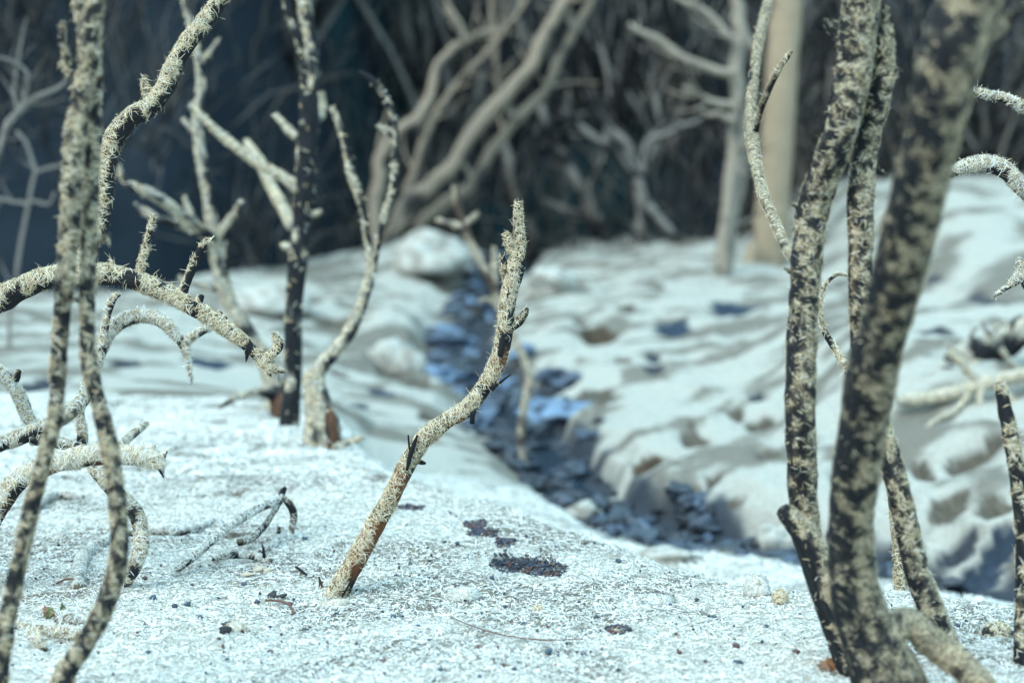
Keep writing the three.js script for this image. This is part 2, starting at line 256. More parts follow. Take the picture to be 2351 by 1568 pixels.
// pts: [x, y, width, distance] on the plate; o.world: [Vector3, radius] instead
function tube(pts, o = {}) {
  const P = o.world ? pts.map((p) => p[0]) : pts.map(([x, y, , D]) => at(x, y, D)), R = o.world ? pts.map((p) => p[1]) : pts.map(([, , w, D]) => w / 2 / FPX * D);
  const cv = new THREE.CatmullRomCurve3(P, false, 'centripetal'), L = cv.getLength(), nR = o.radial ?? 14;
  const nS = Math.max(6, Math.min(o.maxRings ?? 160, Math.round(L / (o.step ?? 0.008)))), sd = o.seed ?? rnd() * 50, lump = o.lump ?? 0.12, lf = o.lumpScale ?? 30;
  const C = [], T = [], rad = [];
  for (let i = 0; i <= nS; i++) {
    const u = i / nS; C.push(cv.getPoint(u)); T.push(cv.getTangent(u));
    const f = u * (R.length - 1), k = Math.min(R.length - 2, Math.floor(f)), t = f - k; rad.push(lerp(R[k], R[k + 1], t * t * (3 - 2 * t)));
  }
  let n = Math.abs(T[0].y) < 0.9 ? V(0, 1, 0) : V(1, 0, 0); n.addScaledVector(T[0], -n.dot(T[0])).normalize();
  const rings = []; let s = 0;
  for (let i = 0; i <= nS; i++) {
    if (i) { n.addScaledVector(T[i], -n.dot(T[i])).normalize(); s += C[i].distanceTo(C[i - 1]); }
    const b = V().crossVectors(T[i], n), ring = { c: C[i], t: T[i], s, p: [], nn: [] };
    for (let j = 0; j <= nR; j++) {
      const a = (j % nR) / nR * Math.PI * 2, dir = n.clone().multiplyScalar(Math.cos(a)).addScaledVector(b, Math.sin(a)), q = C[i].clone().addScaledVector(dir, rad[i]);
      const r = rad[i] * (1 + lump * (1.6 * N3(q.x * lf + sd, q.y * lf, q.z * lf) + 0.8 * N3(q.x * lf * 2.7, q.y * lf * 2.7 + sd, q.z * lf * 2.7)));
      ring.p.push(C[i].clone().addScaledVector(dir, r)); ring.nn.push(dir);
    }
    rings.push(ring);
  }
  const capRing = (ring, sgn) => { // rounded or broken end
    const c = ring.c.clone().addScaledVector(ring.t, sgn * ring.p[0].distanceTo(ring.c) * (o.pointed ? 1.6 : 0.35));
    return { c, t: ring.t, s: ring.s, p: ring.p.map((p) => p.clone().lerp(c, o.pointed ? 0.8 : 0.5).addScaledVector(ring.t, sgn * ring.p[0].distanceTo(ring.c) * 0.15 * N3(p.x * 90, p.y * 90, p.z * 90) * 2)), nn: ring.nn };
  };
  const all = [capRing(rings[0], -1), ...rings, capRing(rings[nS], 1)];
  const pos = [], col = [], uv = [], idx = [], cov = o.coat, bias = (o.biasDir ?? V(0, 1, 0.15)).clone().normalize();
  const mask = (p, nn) => !cov ? 0 : smoothstep(N3(p.x * cov.cell + sd, p.y * cov.cell * 0.8, p.z * cov.cell) + 0.45 * N3(p.x * cov.cell * 2.4, p.y * cov.cell * 2.4 + sd, p.z * cov.cell * 2.4) + cov.amount + (cov.rise ?? 0) * (p.y - 0.35) + cov.bias * nn.dot(bias), -(cov.soft ?? 0.14), cov.soft ?? 0.16);
  const dark = o.dark ?? CHAR, rust = o.rust ?? RUST, pulp = o.pulp ?? PULP, rAmt = o.rustAmount ?? -0.9, pAmt = o.pulpAmount ?? 0.5;
  all.forEach((ring, i) => ring.p.forEach((p, j) => {
    pos.push(p.x, p.y, p.z); uv.push(j / nR * 2 * Math.PI * 0.02 / 0.12 * Math.max(1, Math.round(rad[0] / 0.02)), ring.s / 0.3);
    const rf = smoothstep(N3(p.x * 22 + 9, p.y * 14, p.z * 22 + sd) + rAmt, -0.1, 0.25), m = mask(p, ring.nn[j]) * pAmt;
    for (let k = 0; k < 3; k++) col.push(lerp(lerp(dark[k], rust[k], rf), pulp[k], m));
  }));
  const w = nR + 1;
  for (let i = 0; i < all.length - 1; i++) for (let j = 0; j < nR; j++) { const a = i * w + j; idx.push(a, a + 1, a + w, a + 1, a + w + 1, a + w); }
  for (const e of [0, all.length - 1]) { const c = pos.length / 3, q = all[e].c; pos.push(q.x, q.y, q.z); col.push(...(o.endColor ?? [0.06, 0.055, 0.05])); uv.push(0, 0); for (let j = 0; j < nR; j++) e ? idx.push(e * w + j, e * w + j + 1, c) : idx.push(j + 1, j, c); }
  const g = new THREE.BufferGeometry(); g.setAttribute('position', new THREE.Float32BufferAttribute(pos, 3)); g.setAttribute('color', new THREE.Float32BufferAttribute(col, 3)); g.setAttribute('uv', new THREE.Float32BufferAttribute(uv, 2)); g.setIndex(idx); g.computeVertexNormals();
  const na = g.attributes.normal; for (let i = 0; i < all.length; i++) { const a = i * w, b = i * w + nR, v = V(na.getX(a) + na.getX(b), na.getY(a) + na.getY(b), na.getZ(a) + na.getZ(b)).normalize(); na.setXYZ(a, v.x, v.y, v.z); na.setXYZ(b, v.x, v.y, v.z); }
  return { geo: g, rings, mask, rad, L, nR, P };
}
function fibreGeo(seg) { // one flat shaving: unit length along x, unit bow along y, unit width along z
  const pos = [], idx = [];
  for (let i = 0; i <= seg; i++) { const x = i / seg - 0.5, w = i === 0 || i === seg ? 0.25 : 0.5, zc = 2.2 * (x * x - 0.1); pos.push(x, 0.25 - x * x, zc - w, x, 0.25 - x * x, zc + w); if (i < seg) idx.push(i * 2, i * 2 + 1, i * 2 + 2, i * 2 + 1, i * 2 + 3, i * 2 + 2); }
  const g = new THREE.BufferGeometry(); g.setAttribute('position', new THREE.Float32BufferAttribute(pos, 3)); g.setIndex(idx); g.computeVertexNormals(); return g;
}
const FIBRE = fibreGeo(2);
const STRAW = [[0.72, 0.58, 0.37], [0.76, 0.67, 0.49], [0.56, 0.42, 0.24], [0.78, 0.72, 0.6], [0.7, 0.6, 0.42], [0.42, 0.31, 0.19], [0.66, 0.6, 0.48]];
const SHADED_STRAW = [[0.6, 0.48, 0.3], [0.46, 0.35, 0.22], [0.64, 0.54, 0.38], [0.54, 0.46, 0.34], [0.4, 0.33, 0.24]]; // darker straw: shade on the trunks put into the fibre colour
const PALE = [[0.82, 0.82, 0.78], [0.78, 0.79, 0.77], [0.68, 0.62, 0.5], [0.84, 0.84, 0.83], [0.6, 0.6, 0.57], [0.8, 0.79, 0.74], [0.46, 0.44, 0.41]];
function coat(parent, tubes, o) { // loose fibres stuck over bark
  const mats = [], cols = [], base = parent.position, m4 = new THREE.Matrix4();
  for (const tb of tubes) {
    const dens = o.density * (tb.density ?? 1), R = tb.rings;
    let acc = 0;
    for (let i = 0; i < R.length - 1; i++) {
      acc += 2 * Math.PI * tb.rad[i] * R[i + 1].c.distanceTo(R[i].c) * dens;
      while (acc > 0) {
        acc -= 1;
        const f = rnd(), a = rnd() * tb.nR, j = Math.floor(a), q = a - j;
        const p = R[i].p[j].clone().lerp(R[i].p[j + 1], q).lerp(R[i + 1].p[j].clone().lerp(R[i + 1].p[j + 1], q), f), nn = R[i].nn[j].clone().lerp(R[i].nn[j + 1], q).normalize();
        if (rnd() > tb.mask(p, nn) + (o.stray ?? 0.03)) continue;
        const circ = V().crossVectors(nn, R[i].t).normalize(), an = (o.spread ?? 1.25) * (rnd() + rnd() - 1) * 1.6 + (o.lean ?? 0.35), len = lerp(o.len[0], o.len[1], rnd() ** 1.3) * (rnd() < 0.08 ? 1.5 : 1), dir = circ.multiplyScalar(Math.cos(an)).addScaledVector(R[i].t, Math.sin(an));
        if (rnd() < 0.5) dir.negate();
        const out = rnd() < (o.fly ?? 0.05) ? rr(0.3, 0.8) : rr(-0.05, 0.09);
        dir.y -= 0.12; dir.addScaledVector(nn, out).normalize();
        const up = nn.clone().addScaledVector(dir, -nn.dot(dir)).normalize(), side = V().crossVectors(dir, up);
        const hug = Math.min(len * 0.9, len * len / (2 * tb.rad[i]) * Math.cos(an) ** 2) * rr(0.3, 1);
        const bow = out > 0.28 ? rr(-0.3, 0.4) * len : hug;
        p.addScaledVector(nn, rr(0, o.lift ?? 0.0016)).addScaledVector(dir, out > 0.28 ? len * 0.42 : 0);
        up.applyAxisAngle(dir, rr(-0.6, 0.6)); side.crossVectors(dir, up);
        const wd = rr(o.wid[0], o.wid[1]);
        m4.makeBasis(dir.multiplyScalar(len), up.multiplyScalar(bow || 1e-4), side.multiplyScalar(wd)); m4.setPosition(p.x - base.x, p.y - base.y, p.z - base.z);
        mats.push(m4.clone()); const c = pick(o.colors ?? STRAW), k = rr(0.82, 1.12); cols.push(c[0] * k, c[1] * k, c[2] * k);
      }
    }
  }
  if (!mats.length) return;
  const m = fibreMesh(mats, cols); m.name = 'straw_coat'; m.userData.kind = 'stuff'; parent.add(m);
}
function fibreMesh(mats, cols) { // all the fibres of one coat as real strips in one mesh
  const fp = FIBRE.attributes.position, n = fp.count, fi = FIBRE.index.array, pos = new Float32Array(mats.length * n * 3), col = new Float32Array(mats.length * n * 3), idx = new Uint32Array(mats.length * fi.length), v = V();
  mats.forEach((m, k) => {
    for (let i = 0; i < n; i++) { v.fromBufferAttribute(fp, i).applyMatrix4(m); const q = (k * n + i) * 3; pos[q] = v.x; pos[q + 1] = v.y; pos[q + 2] = v.z; col[q] = cols[k * 3]; col[q + 1] = cols[k * 3 + 1]; col[q + 2] = cols[k * 3 + 2]; }
    for (let i = 0; i < fi.length; i++) idx[k * fi.length + i] = fi[i] + k * n;
  });
  const g = new THREE.BufferGeometry(); g.setAttribute('position', new THREE.BufferAttribute(pos, 3)); g.setAttribute('color', new THREE.BufferAttribute(col, 3)); g.setIndex(new THREE.BufferAttribute(idx, 1)); g.computeVertexNormals();
  const m = new THREE.Mesh(g, M.fibreTint); m.castShadow = m.receiveShadow = true; return m;
}
// a plant: list of parts {n: part name, p: plate points, ...tube options}
const FOCUS = { density: 210000, len: [0.006, 0.014], wid: [0.00045, 0.0009] };
const SOFT = { density: 160000, len: [0.006, 0.013], wid: [0.0006, 0.0011], fly: 0.04 };
const FARC = { density: 30000, len: [0.01, 0.02], wid: [0.0015, 0.003], fly: 0 };
function plant(name, label, category, parts, o = {}) {
  seed(o.seed ?? 7);
  const first = parts[0].p, b0 = o.base ?? at(first[0][0], first[0][1], first[0][3]), t = thing(name, label, category, b0, o.group), tubes = [], limbs = [];
  for (const q of parts) {
    const tb = tube(q.p, { ...o.tube, ...q }); tb.density = q.density;
    let host = t; // stubs, thorns and twigs belong to the limb that bears them
    if (/stub|twig|thorn|knot|tip|spike|prong/.test(q.n) && limbs.length) { let best = 1e9; for (const l of limbs) for (const r of l.tb.rings) { const e = r.c.distanceTo(tb.P[0]); if (e < best) { best = e; host = l.m; } } }
    const pm = mesh(q.n ?? 'branch', tb.geo, q.mat ?? o.mat ?? M.bark, host); if (host === t) limbs.push({ tb, m: pm });
    if (!q.bareWood) tubes.push(tb);
  }
  if (o.coat) coat(t, tubes, o.coat);
  return t;
}

// ---------------------------------------------------------------- ground cover of fibre
function patchGeo(n, size, len, wid, colors, liftMax) { // a small mat of loose fibres lying about in all directions
  const pos = [], col = [], nor = [], idx = [];
  for (let k = 0; k < n; k++) {
    const a = rnd() * Math.PI * 2, rad = size * Math.sqrt(rnd()), cx = Math.cos(a) * rad, cz = Math.sin(a) * rad, an = rnd() * Math.PI * 2, L = rr(len[0], len[1]), w = rr(wid[0], wid[1]) / 2, y0 = rr(0, liftMax), tilt = rr(-0.22, 0.22), bow = rr(-0.1, 0.28) * L, bend = rr(-0.12, 0.12) * L;
    const dx = Math.cos(an), dz = Math.sin(an), c = pick(colors), kk = rr(0.86, 1.12), roll = rr(-0.7, 0.7), v0 = pos.length / 3;
    for (let i = 0; i <= 2; i++) {
      const t = i / 2 - 0.5, ww = i === 1 ? w : w * 0.5, ox = dx * t * L - dz * bend * (t * t * 4 - 0.5), oz = dz * t * L + dx * bend * (t * t * 4 - 0.5), y = y0 + tilt * t * L + bow * (0.25 - t * t);
      for (const s of [-1, 1]) { pos.push(cx + ox - dz * ww * s, y + roll * ww * s, cz + oz + dx * ww * s); nor.push(dz * roll * 0.6, 1, -dx * roll * 0.6); col.push(c[0] * kk, c[1] * kk, c[2] * kk); }
    }
    idx.push(v0, v0 + 1, v0 + 2, v0 + 1, v0 + 3, v0 + 2, v0 + 2, v0 + 3, v0 + 4, v0 + 3, v0 + 5, v0 + 4);
  }
  const g = new THREE.BufferGeometry(); g.setAttribute('position', new THREE.Float32BufferAttribute(pos, 3)); g.setAttribute('color', new THREE.Float32BufferAttribute(col, 3)); g.setAttribute('normal', new THREE.Float32BufferAttribute(nor, 3)); g.setIndex(idx); return g;
}
const surfNormal = (x, d, e = 0.02) => V(-(height(x + e, d) - height(x - e, d)) / (2 * e), 1, (height(x, d + e) - height(x, d - e)) / (2 * e)).normalize();
{
  seed(21);
  const root = new THREE.Group(); root.name = 'straw_mulch'; scene.add(root);
  tag(root, 'pale matted wood fibre strewn over the near bank', null, null, 'stuff');
  const far = [0, 1, 2].map(() => patchGeo(170, 0.05, [0.006, 0.016], [0.0008, 0.0016], PALE, 0.004)), lists = far.map(() => []), q = new THREE.Quaternion(), q2 = new THREE.Quaternion();
  for (let i = 0; i < 2600; i++) {
    const d = rr(3.35, 4.7), hw = 0.36 * d + 0.1, x = rr(-hw, hw), [b] = bareAt(x, d), [cs] = creekAt(x, d), s = rr(0.8, 1.3);
    if (rnd() < b || cs > -0.25) continue;
    q.setFromUnitVectors(V(0, 1, 0), surfNormal(x, d)); q2.setFromAxisAngle(V(0, 1, 0), rnd() * 7);
    lists[i % 3].push(new THREE.Matrix4().compose(groundAt(x, -d, -0.0005), q.clone().multiply(q2), V(s, s * rr(0.7, 1.5), s)));
  }
  lists.forEach((l, k) => { const im = new THREE.InstancedMesh(far[k], M.fibreTint, l.length); l.forEach((m, i) => im.setMatrixAt(i, m)); im.name = 'fibre_patch'; im.userData.kind = 'stuff'; im.castShadow = im.receiveShadow = true; root.add(im); });
  // close by, every shaving is its own sliver laid on the relief
  const n = 330000, pos = new Float32Array(n * 12), col = new Float32Array(n * 12), idx = new Uint32Array(n * 6); let k = 0;
  while (k < n) {
    const d = rr(1.6, 3.42), hw = Math.min(1.1, 0.345 * d + 0.06), x = rr(-hw, hw), h = nearGrid(x, d), hx = nearGrid(x + 0.008, d) - h, hd = nearGrid(x, d + 0.008) - h;
    const b = nearGrid(x, d, true), clump = fbm(x * 11 + 8, d * 11, 2);
    if (rnd() < b * 0.97 || rnd() < 0.3 + 0.9 * (0.1 - clump)) { if (rnd() < 0.5) continue; if (b > 0.3) continue; }
    if (N2(x * 75 + 3, d * 75) > 0.3 && rnd() < 0.75) continue;
    const an = rnd() * Math.PI * 2, L = 0.0035 + 0.0095 * rnd() ** 1.4, w = rr(0.00045, 0.00095) / 2, ca = Math.cos(an), sa = Math.sin(an), y0 = h + rr(0, 0.0022) + (clump > 0.2 ? rr(0, 0.0015) : 0), tl = rr(-0.3, 0.3) + (rnd() < 0.04 ? rr(0.4, 1.2) : 0), roll = rr(-0.8, 0.8), c = pick(PALE), g = rr(0.82, 1.1);
    for (let e = 0; e < 4; e++) {
      const t = (e < 2 ? -0.5 : 0.5) * L, s = (e % 2 ? 1 : -1) * w, ox = ca * t - sa * s, od = sa * t + ca * s;
      pos.set([x + ox, y0 + (hx * ox + hd * od) / 0.008 + tl * t + roll * s, -(d + od)], (k * 4 + e) * 3); col.set([c[0] * g, c[1] * g, c[2] * g], (k * 4 + e) * 3);
    }
    idx.set([k * 4, k * 4 + 1, k * 4 + 2, k * 4 + 1, k * 4 + 3, k * 4 + 2], k * 6); k++;
  }
  const g = new THREE.BufferGeometry(); g.setAttribute('position', new THREE.BufferAttribute(pos, 3)); g.setAttribute('color', new THREE.BufferAttribute(col, 3)); g.setIndex(new THREE.BufferAttribute(idx, 1)); g.computeVertexNormals();
  mesh('loose_fibre', g, M.fibreTint, root).userData.kind = 'stuff';
}
// pebble and clod shapes
function blob(detail, amp, freq, s, flat = 0.7) {
  const g = mergeVertices(new THREE.IcosahedronGeometry(1, detail).deleteAttribute('uv').deleteAttribute('normal')), p = g.attributes.position, uv = [];
  for (let i = 0; i < p.count; i++) { const v = V(p.getX(i), p.getY(i), p.getZ(i)), k = 1 + amp * (N3(v.x * freq + s, v.y * freq, v.z * freq) + 0.5 * N3(v.x * freq * 2.3, v.y * freq * 2.3 + s, v.z * freq * 2.3)); p.setXYZ(i, v.x * k, v.y * k * flat, v.z * k); uv.push(v.x * 0.5 + v.y * 0.3, v.z * 0.5 + v.y * 0.3); }
  g.setAttribute('uv', new THREE.Float32BufferAttribute(uv, 2)); g.computeVertexNormals(); return g;
}
{ // dark grit and seeds lying in the fibre: more than anyone could count
  seed(33);
  const g = blob(1, 0.5, 1.4, 3, 0.8), n = 6500, im = new THREE.InstancedMesh(g, M.grit, n), cols = [[0.03, 0.035, 0.05], [0.06, 0.06, 0.07], [0.1, 0.05, 0.04], [0.05, 0.07, 0.11], [0.14, 0.13, 0.12]], q = new THREE.Quaternion();
  for (let i = 0; i < n; i++) {
    let x, d;
    if (i < 1700) { const [bx, bd, rx, rd] = bare[Math.floor(rnd() * 8)], a = rnd() * 7, r = Math.sqrt(rnd()) * 1.1; x = bx + Math.cos(a) * r * rx; d = bd + Math.sin(a) * r * rd; }
    else do { d = rr(1.7, 3.7); x = rr(-0.36 * d - 0.1, 0.36 * d + 0.1); } while (fbm(x * 9 + 2, d * 9, 2) < rr(-0.35, 0.3));
    const s = i < 1700 ? rr(0.0012, 0.003) : 0.0006 + 0.002 * rnd() ** 4; q.setFromEuler(new THREE.Euler(rnd() * 6, rnd() * 6, rnd() * 6));
    im.setMatrixAt(i, new THREE.Matrix4().compose(groundAt(x, -d, 0.0022), q, V(s * rr(0.7, 1.6), s, s * rr(0.7, 1.3)))); const c = pick(cols); im.setColorAt(i, new THREE.Color(...c));
  }
  im.name = 'dark_grit'; tag(im, 'scattered dark grit and seeds lying in the mulch', null, null, 'stuff'); im.castShadow = im.receiveShadow = true; scene.add(im);
}

// ---------------------------------------------------------------- the standing stick in focus
const F = 2.43;
{
  const stick = plant('burnt_stick', 'lone leaning stick shaggy with straw, standing in front of the gully', 'stick', [
    { n: 'stem', p: [[752, 1400, 54, F], [772, 1368, 50, F], [810, 1300, 46, F], [862, 1205, 42, F], [905, 1130, 40, F], [940, 1058, 40, F], [968, 1014, 40, F], [1020, 970, 38, F], [1070, 940, 38, F], [1110, 893, 37, F], [1143, 830, 38, F], [1158, 770, 38, F], [1164, 715, 37, F], [1174, 660, 38, F], [1187, 605, 42, F], [1194, 560, 28, F], [1190, 505, 19, F], [1191, 462, 16, F]], rustAmount: 0.05, rust: [0.2, 0.085, 0.04], radial: 18, maxRings: 260, step: 0.004 },
    { n: 'side_stub', p: [[1172, 752, 22, F], [1192, 738, 22, F], [1204, 720, 18, F], [1210, 708, 11, F]], step: 0.003, density: 0.6 },
    { n: 'side_stub', p: [[1188, 605, 24, F], [1176, 572, 24, F], [1165, 548, 21, F], [1160, 533, 12, F]], step: 0.003 },
    { n: 'side_stub', p: [[1172, 660, 26, F], [1161, 622, 24, F], [1155, 600, 16, F], [1153, 582, 9, F]], step: 0.003 },
    { n: 'charred_twig', p: [[934, 1080, 9, F - 0.018], [942, 1045, 11, F - 0.018], [951, 1018, 10, F - 0.018], [958, 1000, 7, F - 0.018]], step: 0.003, bareWood: true, lump: 0.3, coat: null },
    { n: 'charred_twig', p: [[942, 1046, 6, F - 0.018], [939, 1024, 6, F - 0.018], [937, 999, 4, F - 0.018]], step: 0.003, bareWood: true, lump: 0.3, coat: null },
    { n: 'charred_twig', p: [[1128, 893, 12, F - 0.008], [1146, 880, 8, F - 0.008], [1160, 869, 6, F - 0.008], [1173, 860, 4, F - 0.008]], step: 0.003, bareWood: true, lump: 0.3, coat: null },
    { n: 'charred_stub', p: [[1148, 818, 12, F - 0.014], [1152, 795, 14, F - 0.0155], [1155, 768, 11, F - 0.016]], step: 0.003, bareWood: true, lump: 0.25, coat: null },
    { n: 'charred_stub', p: [[1163, 690, 4, F - 0.012], [1166, 678, 6, F - 0.0125], [1168, 664, 4, F - 0.0125]], step: 0.003, bareWood: true, lump: 0.25, coat: null },
    { n: 'charred_stub', p: [[1084, 972, 12, F - 0.008], [1086, 950, 13, F - 0.012], [1092, 944, 8, F - 0.011]], step: 0.003, bareWood: true, lump: 0.25, coat: null },
    { n: 'charred_twig', p: [[780, 1378, 6, F - 0.02], [792, 1358, 6, F - 0.018], [805, 1335, 4, F - 0.014]], step: 0.003, bareWood: true, lump: 0.3, coat: null },
    { n: 'knot', p: [[955, 1058, 14, F], [968, 1062, 10, F], [977, 1064, 5, F]], step: 0.003, bareWood: true, lump: 0.25, coat: null },
  ], { seed: 71, tube: { coat: { cell: 26, amount: 0.06, bias: 0.42, soft: 0.3 }, biasDir: V(-0.75, 0.6, 0.35), lump: 0.1, pulpAmount: 0.12 }, coat: { ...FOCUS, density: 210000, fly: 0.045 } });
}
// ---------------------------------------------------------------- arching shrub, limbs in focus
plant('arching_shrub', 'shaggy burnt shrub with a long arching bough and a bent upright limb', 'shrub', [
  { n: 'bough', p: [[-330, 1400, 80, F], [-300, 1200, 74, F], [-240, 950, 68, F], [-130, 770, 62, F], [0, 688, 56, F], [60, 658, 52, F], [125, 634, 48, F], [215, 630, 46, F], [300, 642, 44, F], [370, 668, 42, F], [440, 705, 38, F], [500, 742, 34, F], [560, 787, 28, F], [605, 832, 24, F], [618, 858, 12, F]], radial: 18, maxRings: 300, step: 0.005, pointed: true },
  { n: 'bough_tip', p: [[596, 824, 22, F], [622, 846, 18, F], [648, 854, 8, F]], step: 0.003, pointed: true },
  { n: 'upright_limb', p: [[172, 640, 34, F], [188, 600, 36, F], [212, 555, 36, F], [232, 505, 36, F], [240, 450, 38, F], [244, 400, 40, F], [251, 350, 42, F], [266, 312, 44, F], [300, 272, 44, F], [340, 248, 44, F], [374, 208, 42, F], [396, 160, 42, F], [421, 110, 40, F], [461, 60, 38, F], [505, 2, 36, F], [570, -90, 32, F], [640, -200, 24, F], [690, -300, 12, F]], radial: 18, maxRings: 300, step: 0.005 },
  { n: 'side_stub', p: [[318, 640, 22, F], [324, 610, 20, F], [336, 565, 15, F], [345, 525, 12, F], [352, 494, 9, F]], step: 0.003 },
  { n: 'side_stub', p: [[416, 690, 24, F], [424, 660, 20, F], [440, 620, 18, F], [456, 580, 17, F], [474, 556, 14, F], [486, 551, 6, F]], step: 0.003 },
  { n: 'side_stub', p: [[446, 708, 22, F], [456, 692, 18, F], [463, 678, 12, F]], step: 0.003 },
  { n: 'side_stub', p: [[506, 745, 16, F], [514, 734, 12, F], [518, 727, 8, F]], step: 0.003 },
  { n: 'side_stub', p: [[600, 835, 22, F], [622, 815, 20, F], [640, 795, 19, F], [635, 778, 18, F], [626, 766, 10, F]], step: 0.003 },
  { n: 'side_stub', p: [[257, 625, 10, F], [257, 608, 9, F], [256, 596, 6, F]], step: 0.003 },
  { n: 'thorn', p: [[566, 800, 14, F], [566, 818, 9, F], [564, 830, 3, F]], step: 0.003, bareWood: true, pointed: true, coat: null },
  { n: 'side_stub', p: [[345, 245, 20, F], [336, 205, 20, F], [332, 180, 16, F], [326, 172, 8, F]], step: 0.003 },
], { seed: 83, base: groundAt(at(-330, 1400, F).x, at(-330, 1400, F).z), tube: { coat: { cell: 34, amount: 0.04, bias: 0.52 }, biasDir: V(-0.6, 0.8, 0.3), lump: 0.1, rustAmount: -0.3, pulpAmount: 0.15 }, coat: { ...FOCUS, density: 220000, len: [0.007, 0.016], fly: 0.045 } });

// ---------------------------------------------------------------- slim twin stems, out of focus, close by
const L1 = 1.84;
plant('slim_trunk', 'slender spotted stem leaning outward, knotty at mid-height', 'tree', [
  { n: 'stem', p: [[-22, 1680, 44, L1], [-5, 1560, 42, L1], [20, 1400, 42, L1], [45, 1280, 38, L1], [70, 1170, 37, L1], [100, 1050, 37, L1], [122, 970, 38, L1], [129, 900, 36, L1], [134, 800, 37, L1], [141, 720, 38, L1], [148, 640, 42, L1 - 0.02], [158, 550, 44, L1 - 0.02], [162, 450, 48, L1 - 0.03], [167, 350, 48, L1 - 0.03], [180, 260, 46, L1 - 0.03], [195, 180, 46, L1 - 0.03], [205, 100, 46, L1 - 0.03], [218, 0, 46, L1 - 0.03], [238, -140, 42, L1 - 0.03], [250, -300, 34, L1], [256, -460, 18, L1]], radial: 16, maxRings: 260, step: 0.006 },
  { n: 'branch', p: [[199, 150, 22, L1 - 0.03], [190, 80, 24, L1 - 0.02], [178, 20, 24, L1], [170, -60, 20, L1], [168, -160, 10, L1]] },
  { n: 'side_twig', p: [[170, 215, 18, L1 - 0.02], [158, 170, 16, L1], [148, 120, 14, L1], [142, 80, 16, L1], [140, 50, 8, L1]] },
  { n: 'side_twig', p: [[165, 172, 10, L1], [140, 150, 9, L1], [130, 146, 4, L1]] },
  { n: 'side_branch', p: [[122, 972, 22, L1], [150, 962, 20, L1 + 0.03], [170, 945, 14, L1 + 0.05]], density: 0.6 },
], { seed: 91, base: groundAt(at(-22, 1680, L1).x, at(-22, 1680, L1).z), tube: { coat: { cell: 80, amount: -0.08, bias: 0.12, soft: 0.4, rise: 0.15 }, lump: 0.13, pulpAmount: 0.45 }, coat: { ...SOFT, len: [0.004, 0.013], wid: [0.0005, 0.001], colors: [...SHADED_STRAW, ...STRAW] } });
plant('slim_trunk', 'slender spotted stem kinked near its foot, crossing the twin stem', 'tree', [
  { n: 'stem', p: [[105, 1650, 52, L1], [150, 1545, 50, L1], [185, 1490, 48, L1], [215, 1440, 46, L1], [248, 1372, 45, L1], [268, 1300, 44, L1], [272, 1230, 42, L1], [265, 1130, 41, L1], [255, 1050, 40, L1], [240, 980, 39, L1], [220, 900, 38, L1], [203, 830, 36, L1], [198, 750, 34, L1], [200, 650, 36, L1], [203, 550, 36, L1], [210, 450, 36, L1], [209, 350, 36, L1], [214, 235, 34, L1], [216, 140, 26, L1 + 0.01], [212, 60, 14, L1 + 0.02]], radial: 16, maxRings: 260, step: 0.006 },
  { n: 'side_stub', p: [[212, 556, 16, L1], [232, 548, 14, L1], [250, 545, 8, L1]] },
  { n: 'side_stub', p: [[196, 560, 14, L1], [180, 548, 12, L1], [170, 540, 6, L1]] },
  { n: 'side_stub', p: [[195, 700, 14, L1], [178, 690, 12, L1], [166, 684, 6, L1]] },
  { n: 'side_stub', p: [[208, 170, 16, L1], [226, 180, 14, L1], [236, 176, 8, L1]] },
], { seed: 95, base: groundAt(at(105, 1650, L1).x, at(105, 1650, L1).z), tube: { coat: { cell: 80, amount: -0.08, bias: 0.12, soft: 0.4, rise: 0.15 }, lump: 0.13, pulpAmount: 0.45 }, coat: { ...SOFT, len: [0.004, 0.013], wid: [0.0005, 0.001], colors: [...SHADED_STRAW, ...STRAW] } });

// ---------------------------------------------------------------- fallen tangle beside them
const K = 2.4;
plant('fallen_limb', 'thick fallen limb with broken pointed end, straw hanging from it', 'log', [
  { n: 'limb', p: [[-110, 1390, 56, K], [-70, 1290, 54, K], [0, 1158, 48, K], [42, 1105, 46, K], [110, 1068, 46, K], [200, 1048, 46, K], [280, 1046, 46, K], [345, 1054, 42, K], [366, 1066, 30, K], [374, 1078, 14, K]], radial: 18, step: 0.005, maxRings: 200 },
  { n: 'broken_tip', p: [[362, 1066, 16, K], [370, 1082, 12, K], [374, 1094, 5, K]], bareWood: true, pointed: true, coat: null, step: 0.003 },
  { n: 'side_stub', p: [[352, 1045, 14, K], [353, 1034, 9, K], [354, 1024, 4, K]], pointed: true, step: 0.003 },
  { n: 'side_stub', p: [[368, 1060, 14, K], [378, 1042, 10, K], [382, 1034, 5, K]], step: 0.003 },
], { seed: 101, base: groundAt(at(-110, 1390, K).x, at(-110, 1390, K).z), tube: { coat: { cell: 30, amount: 0.06, bias: 0.6 }, biasDir: V(-0.1, 1, 0.3), lump: 0.08, rustAmount: 0.05 }, coat: { ...FOCUS, density: 320000, colors: [...STRAW, ...PALE], len: [0.008, 0.02] } });
const K2 = 2.5;
